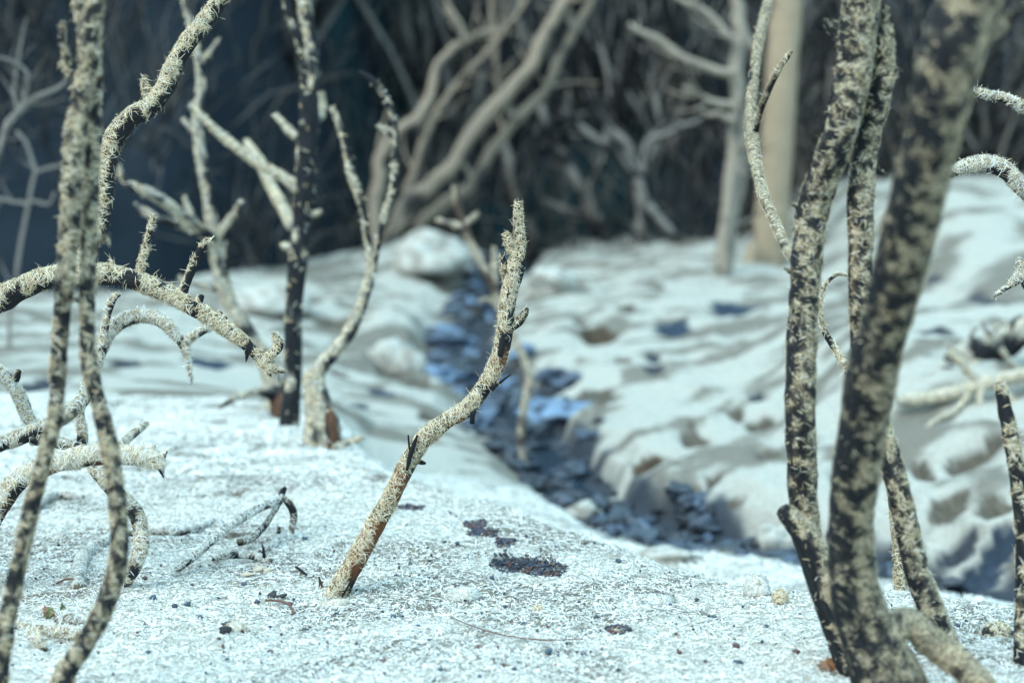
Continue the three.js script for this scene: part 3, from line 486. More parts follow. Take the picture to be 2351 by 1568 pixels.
plant('tangled_shrub', 'low burnt shrub with hooped branches tangled behind the fallen limb', 'shrub', [
  { n: 'hooked_limb', p: [[284, 1352, 20, K + 0.04], [288, 1338, 26, K + 0.04], [310, 1296, 32, K + 0.04], [324, 1240, 36, K + 0.05], [312, 1184, 36, K + 0.06], [276, 1142, 36, K + 0.07], [228, 1090, 34, K + 0.09], [190, 1040, 32, K2], [130, 1016, 28, K2], [70, 1008, 26, K2]], coat: { cell: 40, amount: -0.02, bias: 0.45 }, rustAmount: -0.4 },
  { n: 'limb', p: [[-160, 1100, 40, K2], [-60, 1050, 38, K2], [0, 1020, 36, K2], [75, 992, 34, K2], [150, 955, 34, K2 + 0.02], [190, 915, 34, K2 + 0.05], [212, 850, 30, K2 + 0.1], [232, 800, 30, K2 + 0.12], [250, 762, 32, K2 + 0.15], [285, 736, 34, K2 + 0.15], [325, 726, 32, K2 + 0.15], [370, 738, 30, K2 + 0.15], [402, 768, 26, K2 + 0.15], [424, 800, 20, K2 + 0.15], [432, 835, 9, K2 + 0.15]], step: 0.006 },
  { n: 'tip_twig', p: [[424, 795, 16, K2 + 0.15], [432, 840, 9, K2 + 0.15], [438, 872, 6, K2 + 0.15], [438, 882, 5, K2 + 0.15]] },
  { n: 'side_branch', p: [[420, 790, 18, K2 + 0.15], [440, 774, 20, K2 + 0.15], [470, 756, 20, K2 + 0.17], [494, 738, 20, K2 + 0.18], [506, 716, 12, K2 + 0.18]] },
  { n: 'side_branch', p: [[236, 800, 20, K2 + 0.12], [241, 750, 18, K2 + 0.12], [250, 708, 18, K2 + 0.12], [262, 682, 16, K2 + 0.12], [274, 676, 9, K2 + 0.12]] },
  { n: 'side_branch', p: [[88, 995, 24, K2 + 0.05], [64, 960, 28, K2 + 0.05], [44, 912, 30, K2 + 0.05], [18, 875, 30, K2 + 0.05], [-10, 848, 26, K2 + 0.05]] },
  { n: 'side_stub', p: [[26, 885, 22, K2 + 0.05], [37, 866, 18, K2 + 0.05], [42, 850, 12, K2 + 0.05]] },
  { n: 'side_branch', p: [[186, 1035, 26, K2 + 0.08], [188, 1000, 22, K2 + 0.08], [184, 960, 20, K2 + 0.1], [180, 920, 14, K2 + 0.1]] },
  { n: 'side_branch', p: [[180, 1030, 24, K2 + 0.12], [220, 1034, 24, K2 + 0.14], [262, 1030, 22, K2 + 0.18], [300, 1000, 20, K2 + 0.25], [336, 972, 14, K2 + 0.3]], density: 0.6 },
  { n: 'root', p: [[-160, 1100, 40, K2], [-190, 1200, 44, K2], [-200, 1345, 50, K2]] },
], { seed: 107, base: groundAt(at(284, 1352, K + 0.04).x, at(284, 1352, K + 0.04).z), tube: { coat: { cell: 36, amount: 0.2, bias: 0.5 }, biasDir: V(-0.2, 1, 0.2), lump: 0.1 }, coat: { ...FOCUS, density: 240000, colors: [...STRAW, ...PALE] } });

const lieTube = { coat: { cell: 40, amount: 0.18, bias: 0.6 }, biasDir: V(0, 1, 0.2), lump: 0.12 };
const lie = (px, py, w) => { const D = depthOnFlat(py + w * 0.35); return [px, py, w, D]; };
plant('forked_twig', 'forked branch propped off the mulch on a bent dark leg', 'branch', [
  { n: 'main_stick', p: [[398, 1312, 12, 2.53], [412, 1303, 18, 2.53], [455, 1268, 20, 2.57], [520, 1212, 20, 2.65], [575, 1177, 21, 2.72], [620, 1155, 20, 2.78], [648, 1143, 14, 2.8]] },
  { n: 'dark_leg', p: [[648, 1143, 14, 2.8], [664, 1158, 18, 2.8], [674, 1182, 18, 2.8], [670, 1212, 17, 2.8], [670, 1224, 12, 2.8]], density: 0.25, coat: { cell: 40, amount: -0.25, bias: 0.3 } },
  { n: 'dark_tip', p: [[640, 1148, 14, 2.8], [648, 1130, 14, 2.82], [655, 1119, 9, 2.82]], bareWood: true, coat: null },
  { n: 'second_leg', p: [[548, 1246, 16, 2.7], [575, 1238, 18, 2.72], [600, 1215, 15, 2.75], [622, 1185, 14, 2.77], [642, 1152, 13, 2.8]], density: 0.4, coat: { cell: 40, amount: -0.05, bias: 0.4 } },
], { seed: 113, base: groundAt(at(398, 1312, 2.53).x, at(398, 1312, 2.53).z), tube: lieTube, coat: { ...FOCUS, colors: PALE } });
plant('lying_stick', 'short straw-wrapped dark stick lying below the forked branch', 'stick', [
  { n: 'stick', p: [lie(486, 1283, 10), lie(520, 1277, 16), lie(560, 1274, 18), lie(600, 1283, 18), lie(622, 1288, 12)] }, { n: 'spike', p: [[606, 1280, 8, depthOnFlat(1292)], [604, 1262, 6, depthOnFlat(1292)], [601, 1250, 3, depthOnFlat(1292)]], bareWood: true, coat: null },
], { seed: 119, tube: { ...lieTube, coat: { cell: 40, amount: -0.05, bias: 0.5 } }, coat: { ...FOCUS, colors: PALE } });
plant('lying_stick', 'thin pale forked twig beside the bent dark leg', 'stick', [
  { n: 'stick', p: [lie(596, 1268, 10), lie(625, 1252, 12), lie(645, 1232, 12)] }, { n: 'prong', p: [lie(628, 1250, 10), lie(638, 1230, 11), [640, 1212, 8, depthOnFlat(1240)]] },
], { seed: 121, tube: lieTube, coat: { ...FOCUS, colors: PALE } });
plant('lying_stick', 'curved grey stick lying beyond the hooked limb', 'stick', [{ n: 'stick', p: [lie(300, 1226, 14), lie(335, 1212, 17), lie(380, 1222, 18), lie(430, 1218, 17), lie(465, 1206, 14), lie(490, 1194, 8)] }], { seed: 123, tube: { ...lieTube, coat: { cell: 40, amount: 0.1, bias: 0.6 } }, coat: { ...FOCUS, colors: PALE } });
plant('lying_root', 'pale hooped root half buried behind the kinked stem', 'root', [{ n: 'root', p: [lie(178, 1352, 22), lie(180, 1310, 26), lie(196, 1270, 24), lie(228, 1250, 22), lie(262, 1232, 18)] }], { seed: 127, tube: { ...lieTube, coat: { cell: 40, amount: 0.4, bias: 0.6 } }, coat: { ...FOCUS, colors: PALE } });
plant('lying_stick', 'short curved stick lying behind the fallen limb', 'stick', [{ n: 'stick', p: [lie(78, 1168, 14), lie(100, 1145, 18), lie(135, 1134, 19), lie(165, 1138, 19), lie(190, 1142, 12)] }], { seed: 129, tube: lieTube, coat: { ...FOCUS, colors: PALE } });
plant('lying_stick', 'thin dark-sided stick under the fallen limb', 'stick', [{ n: 'stick', p: [lie(90, 1102, 10), lie(140, 1096, 14), lie(200, 1095, 12), lie(226, 1102, 6)] }], { seed: 130, tube: lieTube, coat: { ...FOCUS, colors: PALE } });
plant('lying_log', 'straw-covered piece of branch lying at the foot of the slim stems', 'log', [{ n: 'log', p: [lie(36, 1440, 22), lie(80, 1448, 26), lie(130, 1452, 27), lie(182, 1456, 24), lie(222, 1462, 12)] }, { n: 'root_tuft', p: [lie(70, 1455, 20), lie(90, 1474, 20), lie(104, 1492, 10)], lump: 0.35 }], { seed: 131, tube: { ...lieTube, coat: { cell: 40, amount: 0.16, bias: 0.5 } }, coat: { ...FOCUS, colors: [...PALE, ...STRAW], fly: 0.3 } });
plant('lying_log', 'stubby dark-ended chunk of branch behind the small oak leaf', 'log', [{ n: 'log', p: [lie(126, 1420, 26), lie(142, 1418, 28), lie(165, 1424, 25), lie(190, 1428, 14)] }], { seed: 133, tube: { ...lieTube, coat: { cell: 40, amount: 0.08, bias: 0.6 } }, coat: { ...FOCUS, colors: PALE, fly: 0.25 } });
plant('thin_twig', 'thin arched brown twig beside the hooped root', 'twig', [{ n: 'twig', p: [[128, 1340, 5, depthOnFlat(1345)], [150, 1330, 5, depthOnFlat(1346)], [172, 1332, 5, depthOnFlat(1348)], [205, 1352, 4, depthOnFlat(1355)], [228, 1366, 3, depthOnFlat(1368)]], mat: M.twigRed, radial: 7 }], { seed: 137 });
plant('thin_twig', 'curled reddish twig lying below the dark bark flake', 'twig', [{ n: 'twig', p: [[608, 1378, 5, depthOnFlat(1381)], [636, 1379, 6, depthOnFlat(1382)], [658, 1386, 6, depthOnFlat(1389)], [670, 1398, 5, depthOnFlat(1402)], [672, 1410, 7, depthOnFlat(1413)]], mat: M.twigRed, radial: 7 }], { seed: 139 });
plant('thin_twig', 'long hair-thin brown twig lying across the open mulch', 'twig', [{ n: 'twig', p: [[1036, 1428, 2.4, depthOnFlat(1430)], [1080, 1446, 3, depthOnFlat(1448)], [1150, 1468, 3.4, depthOnFlat(1470)], [1240, 1480, 3.4, depthOnFlat(1482)], [1340, 1478, 2.4, depthOnFlat(1480)]].map(([x, y, w]) => { const g = onGround(x, y, 0.0065); return [g, w / FPX * 1.15]; }), world: true, mat: M.twigRed, radial: 7 }], { seed: 141, base: onGround(1036, 1428) });
plant('thin_twig', 'short grey twig lying near the fused tan pebbles', 'twig', [{ n: 'twig', p: [lie(679, 1302, 6), lie(690, 1310, 7), lie(703, 1320, 5)], radial: 8, rustAmount: -0.3 }], { seed: 143 });
plant('thin_twig', 'short dark twig poking from the grassy tuft', 'twig', [{ n: 'twig', p: [lie(1096, 1354, 5), lie(1110, 1350, 6), lie(1123, 1347, 4)], radial: 8, rustAmount: -0.3 }], { seed: 144 });
plant('twig_stub', 'tiny burnt stub standing beside the foot of the lone stick', 'twig', [{ n: 'stub', p: [[738, 1352, 9, 2.46], [735, 1340, 8, 2.46], [732, 1326, 4, 2.46]], radial: 8, rustAmount: 0.2, pointed: true }], { seed: 145, base: groundAt(at(738, 1352, 2.46).x, at(738, 1352, 2.46).z) });
plant('twig_stub', 'tiny dark twig standing upright on the bank crest', 'twig', [{ n: 'stub', p: [onGround(2207, 1376), onGround(2207, 1376).add(V(0.002, 0.012, 0)), onGround(2207, 1376).add(V(0.006, 0.024, 0))].map((v, i) => [v, 0.0035 - i * 0.0008]), world: true, radial: 8 }], { seed: 147, base: onGround(2207, 1376) });

// ---------------------------------------------------------------- big mottled trunks on the other side
{
  const a = 1.86, d = (y) => lerp(1.45, a, smoothstep(y, 0, 1600));
  const spine = [[2105, 1710, 190], [2060, 1610, 165], [2010, 1500, 142], [1980, 1420, 124], [1962, 1340, 112], [1955, 1250, 106], [1962, 1120, 106], [1982, 970, 112], [2003, 860, 116], [2042, 710, 116], [2078, 570, 122], [2113, 425, 130], [2150, 265, 136], [2185, 120, 150], [2225, 0, 150], [2280, -150, 130], [2330, -330, 110], [2370, -520, 70]];
  plant('mottled_trunk', 'stout leaning trunk blotched black and straw, curving up from a pale root', 'tree', [
    { n: 'trunk', p: spine.map(([x, y, w]) => [x, y, w, d(y)]), radial: 24, maxRings: 320, step: 0.005, lumpScale: 14 },
    { n: 'branch', p: [[2225, 90, 80, d(60)], [2280, 62, 44, d(40)], [2325, 36, 30, d(20)], [2400, -20, 26, d(0)], [2500, -110, 14, d(0)]] },
    { n: 'root', p: [[2030, 1470, 70, 1.84], [2085, 1425, 62, 1.86], [2125, 1462, 64, 1.86], [2175, 1502, 66, 1.86], [2225, 1540, 66, 1.84], [2290, 1610, 50, 1.82]], coat: { cell: 34, amount: 0.5, bias: 0.4 } },
  ], { seed: 151, base: groundAt(at(2105, 1710, a).x, at(2105, 1710, a).z), tube: { coat: { cell: 62, amount: -0.15, rise: 0.16, bias: 0.4, soft: 0.4 }, biasDir: V(0.85, 0.3, 0.05), lump: 0.07, pulpAmount: 0.38 }, coat: { ...SOFT, density: 150000, len: [0.004, 0.012], wid: [0.0005, 0.0009], colors: SHADED_STRAW } });
}
const R2 = 2.03;
plant('twin_trunk', 'dark twin-stemmed tree flecked with straw, stubbed low on its trunk', 'tree', [
  { n: 'trunk', p: [[1990, 1580, 84, R2], [1958, 1512, 84, R2], [1926, 1434, 80, R2], [1898, 1356, 78, R2], [1872, 1280, 72, R2], [1838, 1215, 60, R2], [1810, 1182, 46, R2], [1796, 1168, 34, R2]], radial: 20, maxRings: 200, step: 0.005, coat: { cell: 60, amount: -0.16, bias: 0.55 } },
  { n: 'stem', p: [[1900, 1400, 50, R2 + 0.03], [1872, 1290, 58, R2 + 0.03], [1850, 1190, 62, R2 + 0.03], [1842, 1084, 68, R2 + 0.02], [1838, 934, 70, R2], [1840, 784, 68, R2], [1846, 690, 68, R2], [1853, 600, 70, R2], [1868, 475, 76, R2], [1905, 375, 74, R2 - 0.03], [1938, 275, 76, R2 - 0.05], [1962, 150, 84, R2 - 0.06], [1972, 50, 84, R2 - 0.07], [1988, -60, 80, R2 - 0.08], [2010, -220, 60, R2 - 0.1], [2020, -400, 24, R2 - 0.1]], radial: 20, maxRings: 300, step: 0.005 },
  { n: 'stem', p: [[2240, 1630, 64, R2 - 0.04], [2206, 1560, 64, R2 - 0.02], [2174, 1484, 62, R2], [2140, 1405, 60, R2], [2112, 1330, 58, R2], [2088, 1234, 56, R2], [2070, 1150, 54, R2], [2046, 1060, 54, R2], [2015, 960, 54, R2], [1990, 850, 54, R2], [1979, 750, 54, R2], [1976, 640, 56, R2], [1977, 540, 58, R2], [1978, 440, 62, R2], [1984, 350, 60, R2], [2004, 270, 58, R2 - 0.02], [2024, 190, 56, R2 - 0.04], [2032, 100, 42, R2 - 0.05], [2036, 40, 20, R2 - 0.05], [2038, 14, 7, R2 - 0.05]], radial: 20, maxRings: 300, step: 0.005, coat: { cell: 84, amount: -0.06, bias: 0.25, soft: 0.36 } },
  { n: 'side_stub', p: [[1945, 120, 30, R2 - 0.06], [1922, 84, 22, R2 - 0.06], [1905, 62, 16, R2 - 0.06], [1892, 44, 8, R2 - 0.06]] },
  { n: 'side_stub', p: [[2030, 190, 24, R2 - 0.05], [2050, 172, 18, R2 - 0.05], [2070, 158, 8, R2 - 0.05]] },
  { n: 'side_stub', p: [[1865, 490, 24, R2], [1840, 478, 16, R2], [1822, 470, 8, R2]] },
  { n: 'side_stub', p: [[1842, 640, 20, R2], [1815, 622, 14, R2], [1802, 616, 7, R2]] },
  { n: 'side_stub', p: [[2002, 385, 18, R2], [2018, 392, 12, R2], [2030, 398, 6, R2]] },
  { n: 'long_branch', p: [[1830, 605, 22, R2], [1806, 570, 20, R2 + 0.1], [1782, 515, 21, R2 + 0.25], [1754, 450, 22, R2 + 0.45], [1738, 385, 24, R2 + 0.65], [1728, 325, 30, R2 + 0.8], [1722, 280, 24, R2 + 0.9], [1732, 170, 22, R2 + 1.0], [1748, 70, 22, R2 + 1.1], [1768, -20, 20, R2 + 1.2], [1780, -140, 12, R2 + 1.2]], coat: { cell: 30, amount: 0.5, bias: 0.3 }, density: 0.5 },
  { n: 'long_branch', p: [[1736, 300, 16, R2 + 0.82], [1744, 262, 15, R2 + 0.8], [1762, 215, 15, R2 + 0.75], [1786, 165, 14, R2 + 0.7], [1806, 135, 12, R2 + 0.7], [1818, 118, 8, R2 + 0.7]], coat: { cell: 30, amount: -0.05, bias: 0.6 }, biasDir: V(-0.8, 0.6, 0), density: 0.5 },
], { seed: 163, base: groundAt(at(1990, 1580, R2).x, at(1990, 1580, R2).z), tube: { coat: { cell: 84, amount: -0.14, rise: 0.12, bias: 0.34, soft: 0.42 }, biasDir: V(0.7, 0.5, 0.1), lump: 0.08, pulpAmount: 0.45 }, coat: { ...SOFT, density: 170000, len: [0.004, 0.012], wid: [0.0005, 0.0009], colors: [...SHADED_STRAW, ...STRAW] } });
plant('bowed_twig', 'thin bowed twig hooped behind the twin-stemmed tree', 'twig', [{ n: 'twig', p: [[2010, 940, 24, 2.5], [1960, 872, 20, 2.55], [1920, 805, 16, 2.6], [1890, 750, 13, 2.6], [1884, 700, 11, 2.6], [1895, 655, 10, 2.6], [1925, 630, 8, 2.6], [1950, 634, 4, 2.6]] }, { n: 'foot', p: [[2012, 936, 22, 2.5], [2040, 1050, 26, 2.5], [2060, 1200, 28, 2.5], [2070, 1360, 32, 2.5]] }], { seed: 165, base: groundAt(at(2070, 1360, 2.5).x, at(2070, 1360, 2.5).z), tube: { coat: { cell: 40, amount: 0.2, bias: 0.5 }, lump: 0.1 }, coat: { ...SOFT, density: 120000 } });
plant('broken_stem', 'slim upright stem snapped at the top with frosty splinters', 'tree', [
  { n: 'stem', p: [[2348, 1545, 42, 2.05], [2346, 1480, 38, 2.05], [2350, 1400, 38, 2.05], [2352, 1320, 38, 2.05], [2350, 1220, 38, 2.05], [2342, 1130, 38, 2.05], [2328, 1040, 38, 2.05], [2313, 960, 34, 2.05], [2300, 900, 26, 2.05], [2296, 880, 18, 2.05]], radial: 16 },
  { n: 'side_stub', p: [[2342, 1120, 26, 2.05], [2362, 1070, 22, 2.05], [2385, 1010, 16, 2.05]] },
], { seed: 167, base: groundAt(at(2348, 1545, 2.05).x, at(2348, 1545, 2.05).z), tube: { coat: { cell: 66, amount: -0.1, bias: 0.3 }, biasDir: V(0.6, 0.6, 0.2), lump: 0.12 }, coat: { ...SOFT } });
plant('reaching_shrub', 'shrub whose shaggy pale limbs droop out past the stout trunk', 'shrub', [
  { n: 'trunk', p: [[2620, 1440, 80, 2.35], [2600, 1200, 70, 2.35], [2560, 900, 64, 2.35], [2500, 640, 58, 2.35], [2440, 540, 50, 2.35]] },
  { n: 'limb', p: [[2460, 560, 48, 2.35], [2400, 490, 44, 2.35], [2350, 432, 40, 2.33], [2310, 392, 38, 2.33], [2270, 374, 36, 2.33], [2228, 378, 32, 2.33], [2180, 400, 22, 2.33]], coat: { cell: 34, amount: 0.3, bias: 0.6 } },
  { n: 'limb', p: [[2540, 800, 44, 2.35], [2500, 480, 34, 2.35], [2430, 300, 26, 2.33], [2352, 246, 22, 2.32], [2300, 224, 20, 2.32], [2252, 214, 18, 2.32], [2200, 205, 12, 2.32]], coat: { cell: 34, amount: 0.35, bias: 0.5 } },
  { n: 'claw_branch', p: [[2560, 880, 40, 2.35], [2440, 720, 36, 2.35], [2372, 660, 34, 2.35], [2350, 632, 30, 2.34], [2332, 646, 20, 2.34], [2312, 662, 10, 2.34], [2284, 682, 6, 2.34]], coat: { cell: 40, amount: 0.05, bias: 0.7 } },
  { n: 'side_stub', p: [[2352, 640, 26, 2.34], [2346, 612, 22, 2.34], [2350, 594, 14, 2.34]] },
], { seed: 173, base: groundAt(at(2620, 1440, 2.35).x, at(2620, 1440, 2.35).z), tube: { coat: { cell: 34, amount: 0.1, bias: 0.4 }, biasDir: V(-0.1, 1, 0.1), lump: 0.1 }, coat: { ...FOCUS, density: 240000, colors: [...STRAW, ...PALE] } });

// ---------------------------------------------------------------- middle distance trees
const M1 = 4.08;
const midTube = { coat: { cell: 30, amount: -0.1, bias: 0.45 }, biasDir: V(-0.7, 0.6, 0.3), lump: 0.1, step: 0.02, lumpScale: 16, pulpAmount: 0.9, pulp: [0.5, 0.47, 0.4] };
plant('charred_trunk', 'straight black charred trunk with pale upper stem and one long side branch', 'tree', [
  { n: 'trunk', p: [[662, 1000, 48, M1], [665, 960, 44, M1], [668, 900, 42, M1], [672, 780, 42, M1], [678, 650, 42, M1], [690, 550, 44, M1], [697, 450, 46, M1], [703, 350, 48, M1], [709, 250, 48, M1], [706, 180, 34, M1], [692, 105, 26, M1], [668, 40, 22, M1], [645, -40, 18, M1], [630, -140, 8, M1]], coat: { cell: 40, amount: -0.52, bias: 0.2 } },
  { n: 'stem', p: [[709, 240, 34, M1], [716, 160, 34, M1], [710, 80, 34, M1], [698, 10, 34, M1], [690, -80, 28, M1], [690, -200, 12, M1]], coat: { cell: 30, amount: -0.08, bias: 0.4 } },
  { n: 'side_branch', p: [[690, 438, 30, M1], [650, 406, 24, M1], [600, 380, 22, M1], [550, 345, 20, M1], [490, 295, 16, M1], [460, 265, 14, M1], [434, 240, 9, M1]], coat: { cell: 22, amount: 0.45, bias: 0.4 } },
  { n: 'side_branch', p: [[672, 520, 26, M1 + 0.02], [645, 470, 24, M1 + 0.2], [622, 430, 22, M1 + 0.4], [595, 370, 20, M1 + 0.6], [565, 325, 14, M1 + 0.8]], coat: { cell: 22, amount: 0.5, bias: 0.3 } },
  { n: 'side_stub', p: [[680, 315, 20, M1], [655, 290, 16, M1], [630, 262, 10, M1]], coat: { cell: 22, amount: 0.5, bias: 0.3 } },
  { n: 'side_stub', p: [[720, 290, 20, M1], [735, 250, 26, M1 + 0.1], [735, 215, 20, M1 + 0.1]], coat: { cell: 22, amount: 0.5, bias: 0.3 } },
  { n: 'side_stub', p: [[704, 495, 16, M1], [722, 490, 12, M1], [738, 486, 6, M1]], coat: { cell: 22, amount: 0.5, bias: 0.3 } },
  { n: 'side_stub', p: [[668, 570, 16, M1], [652, 564, 12, M1], [645, 562, 8, M1]], coat: { cell: 22, amount: 0.5, bias: 0.3 } },
], { seed: 181, base: groundAt(at(662, 1000, M1).x, at(662, 1000, M1).z), tube: midTube, coat: FARC });
const M2 = 4.45;
plant('candelabra_tree', 'pale forked sapling with upturned arms beside the charred trunk', 'tree', [
  { n: 'trunk', p: [[640, 960, 64, M2], [630, 900, 48, M2], [612, 840, 42, M2], [585, 790, 38, M2], [552, 740, 36, M2], [525, 690, 36, M2], [505, 630, 34, M2], [494, 570, 32, M2], [490, 535, 34, M2], [478, 460, 26, M2], [458, 350, 24, M2], [452, 275, 24, M2], [460, 200, 22, M2], [455, 140, 20, M2], [440, 75, 16, M2], [424, 10, 12, M2], [410, -60, 6, M2]] },
  { n: 'arm', p: [[492, 545, 26, M2], [460, 532, 24, M2 - 0.1], [425, 520, 20, M2 - 0.1], [370, 505, 18, M2 - 0.15], [335, 488, 16, M2 - 0.15], [308, 466, 8, M2 - 0.15]] },
  { n: 'arm', p: [[470, 535, 24, M2], [438, 512, 26, M2 - 0.2], [400, 482, 26, M2 - 0.25], [350, 446, 24, M2 - 0.3], [305, 430, 22, M2 - 0.3], [280, 405, 18, M2 - 0.3], [272, 380, 8, M2 - 0.3]] },
  { n: 'arm', p: [[440, 514, 22, M2 - 0.2], [436, 486, 18, M2 - 0.2], [422, 452, 10, M2 - 0.2]] },
  { n: 'arm', p: [[492, 550, 26, M2], [510, 528, 22, M2], [534, 496, 18, M2], [556, 460, 10, M2]] },
  { n: 'arm', p: [[522, 680, 24, M2], [514, 630, 22, M2], [514, 590, 18, M2], [522, 554, 10, M2]] },
  { n: 'arm', p: [[458, 150, 14, M2], [478, 125, 12, M2], [502, 90, 8, M2]] },
  { n: 'arm', p: [[452, 300, 18, M2], [435, 290, 16, M2], [418, 272, 9, M2]] },
  { n: 'arm', p: [[498, 665, 14, M2], [450, 655, 12, M2], [408, 636, 7, M2]] },
  { n: 'root', p: [[622, 905, 26, M2 - 0.1], [590, 900, 18, M2 - 0.15], [545, 912, 14, M2 - 0.2], [503, 934, 10, M2 - 0.25]] },
  { n: 'root', p: [[628, 900, 40, M2 - 0.05], [640, 930, 40, M2 - 0.1], [632, 965, 30, M2 - 0.15]], coat: null, rust: [0.11, 0.055, 0.035], rustAmount: 0.2 },
], { seed: 187, base: groundAt(at(640, 960, M2).x, at(640, 960, M2).z), tube: { ...midTube, coat: { cell: 22, amount: 0.05, bias: 0.5 }, pulp: [0.42, 0.39, 0.34] }, coat: { ...FARC, density: 18000 } });
const M3 = 3.85;
plant('stump_sapling', 'thick pale stump with a rusty hollow side and one curving sprout', 'tree', [
  { n: 'stump', p: [[738, 1070, 96, M3], [738, 1020, 88, M3], [736, 970, 82, M3], [728, 920, 68, M3], [718, 880, 50, M3], [722, 850, 36, M3]], lump: 0.16, lumpScale: 10 },
  { n: 'hollow', p: [[752, 1060, 24, M3 - 0.034], [760, 1010, 30, M3 - 0.034], [757, 960, 24, M3 - 0.034], [750, 930, 10, M3 - 0.02]], coat: null, rust: [0.13, 0.065, 0.038], rustAmount: 0.2, lump: 0.2 },
  { n: 'sprout', p: [[718, 880, 40, M3], [735, 845, 34, M3], [765, 812, 32, M3], [800, 768, 30, M3], [828, 702, 28, M3], [850, 632, 24, M3], [852, 590, 20, M3], [842, 540, 18, M3], [832, 470, 18, M3], [810, 415, 20, M3], [802, 390, 18, M3], [794, 338, 16, M3], [772, 270, 13, M3], [760, 244, 9, M3]] },
  { n: 'dark_fork', p: [[849, 640, 20, M3], [862, 585, 17, M3], [880, 500, 16, M3], [902, 430, 16, M3], [906, 350, 16, M3], [902, 262, 16, M3], [872, 205, 16, M3], [850, 180, 14, M3], [824, 164, 8, M3]], coat: { cell: 30, amount: -0.25, bias: 0.5 } },
  { n: 'side_stub', p: [[906, 320, 14, M3], [890, 300, 13, M3], [866, 288, 9, M3]] },
  { n: 'side_stub', p: [[812, 420, 16, M3], [832, 450, 14, M3], [836, 462, 8, M3]] },
], { seed: 191, base: groundAt(at(738, 1060, M3).x, at(738, 1060, M3).z), tube: { ...midTube, coat: { cell: 22, amount: 0.1, bias: 0.4 }, pulp: [0.42, 0.38, 0.31] }, coat: { ...FARC, density: 18000 } });
plant('lying_stick', 'slim stick lying beside the pale stump', 'stick', [{ n: 'stick', p: [[764, 1028, 12, 3.8], [795, 1018, 14, 3.8], [835, 1004, 10, 3.8]] }], { seed: 193, base: groundAt(at(764, 1028, 3.8).x, at(764, 1028, 3.8).z), tube: midTube, coat: FARC });
{
  const D = 5.45, b = onGround(1205, 1085), q = -b.z + 0.02;
  plant('thin_sapling', 'thin brown sapling rising from the gully behind the lone stick', 'tree', [
    { n: 'stem', p: [[1206, 1100, 18, D], [1200, 1060, 16, D], [1196, 1000, 17, D], [1206, 925, 18, D], [1216, 865, 18, D], [1192, 800, 18, D], [1155, 722, 20, D], [1132, 655, 20, D], [1095, 585, 20, D], [1064, 515, 20, D], [1050, 470, 18, D], [1044, 425, 12, D]] },
    { n: 'side_branch', p: [[1062, 520, 16, D], [1035, 515, 16, D], [1003, 504, 10, D]] }, { n: 'side_branch', p: [[1062, 518, 14, D], [1080, 504, 14, D], [1098, 488, 8, D]] }, { n: 'side_branch', p: [[1135, 660, 14, D], [1136, 615, 16, D], [1134, 566, 10, D]] }, { n: 'side_branch', p: [[1190, 800, 12, D], [1130, 690, 10, D + 0.1], [1100, 690, 6, D + 0.1]] },
  ], { seed: 197, base: V(b.x, b.y, b.z), tube: { ...midTube, coat: { cell: 10, amount: 0.2, bias: 0.3 }, dark: [0.09, 0.065, 0.05], pulp: [0.42, 0.37, 0.31] }, coat: { ...FARC, density: 15000 } });
}
const onBank = (px, py, label, seedN) => { // fallen log and upturned roots on the far bank
  const b = onGround(px, py), D = -b.z * cosP - (b.y - CAMH) * sinP - 0.04;
  plant('fallen_log', label, 'log', [
    { n: 'log', p: [[2060, 920, 26, D], [2110, 918, 28, D], [2170, 908, 30, D], [2225, 892, 32, D], [2270, 880, 34, D], [2320, 868, 30, D], [2400, 850, 24, D]] },
    { n: 'root', p: [[2230, 892, 16, D], [2205, 935, 14, D - 0.05], [2150, 965, 11, D - 0.1], [2110, 1000, 6, D - 0.1]] }, { n: 'root', p: [[2250, 885, 22, D], [2225, 850, 20, D], [2190, 815, 13, D], [2180, 805, 6, D]] }, { n: 'root', p: [[2290, 870, 18, D], [2330, 930, 14, D - 0.05], [2360, 960, 8, D - 0.1]] }, { n: 'root', p: [[2262, 880, 16, D], [2250, 920, 14, D - 0.05], [2270, 960, 8, D - 0.08]] },
  ], { seed: seedN, base: b, tube: { ...midTube, coat: { cell: 12, amount: 0.3, bias: 0.4 }, dark: [0.07, 0.06, 0.055] }, coat: { ...FARC, density: 20000 } });
};
onBank(2150, 925, 'pale fallen log with splayed roots lying on the far bank', 199);

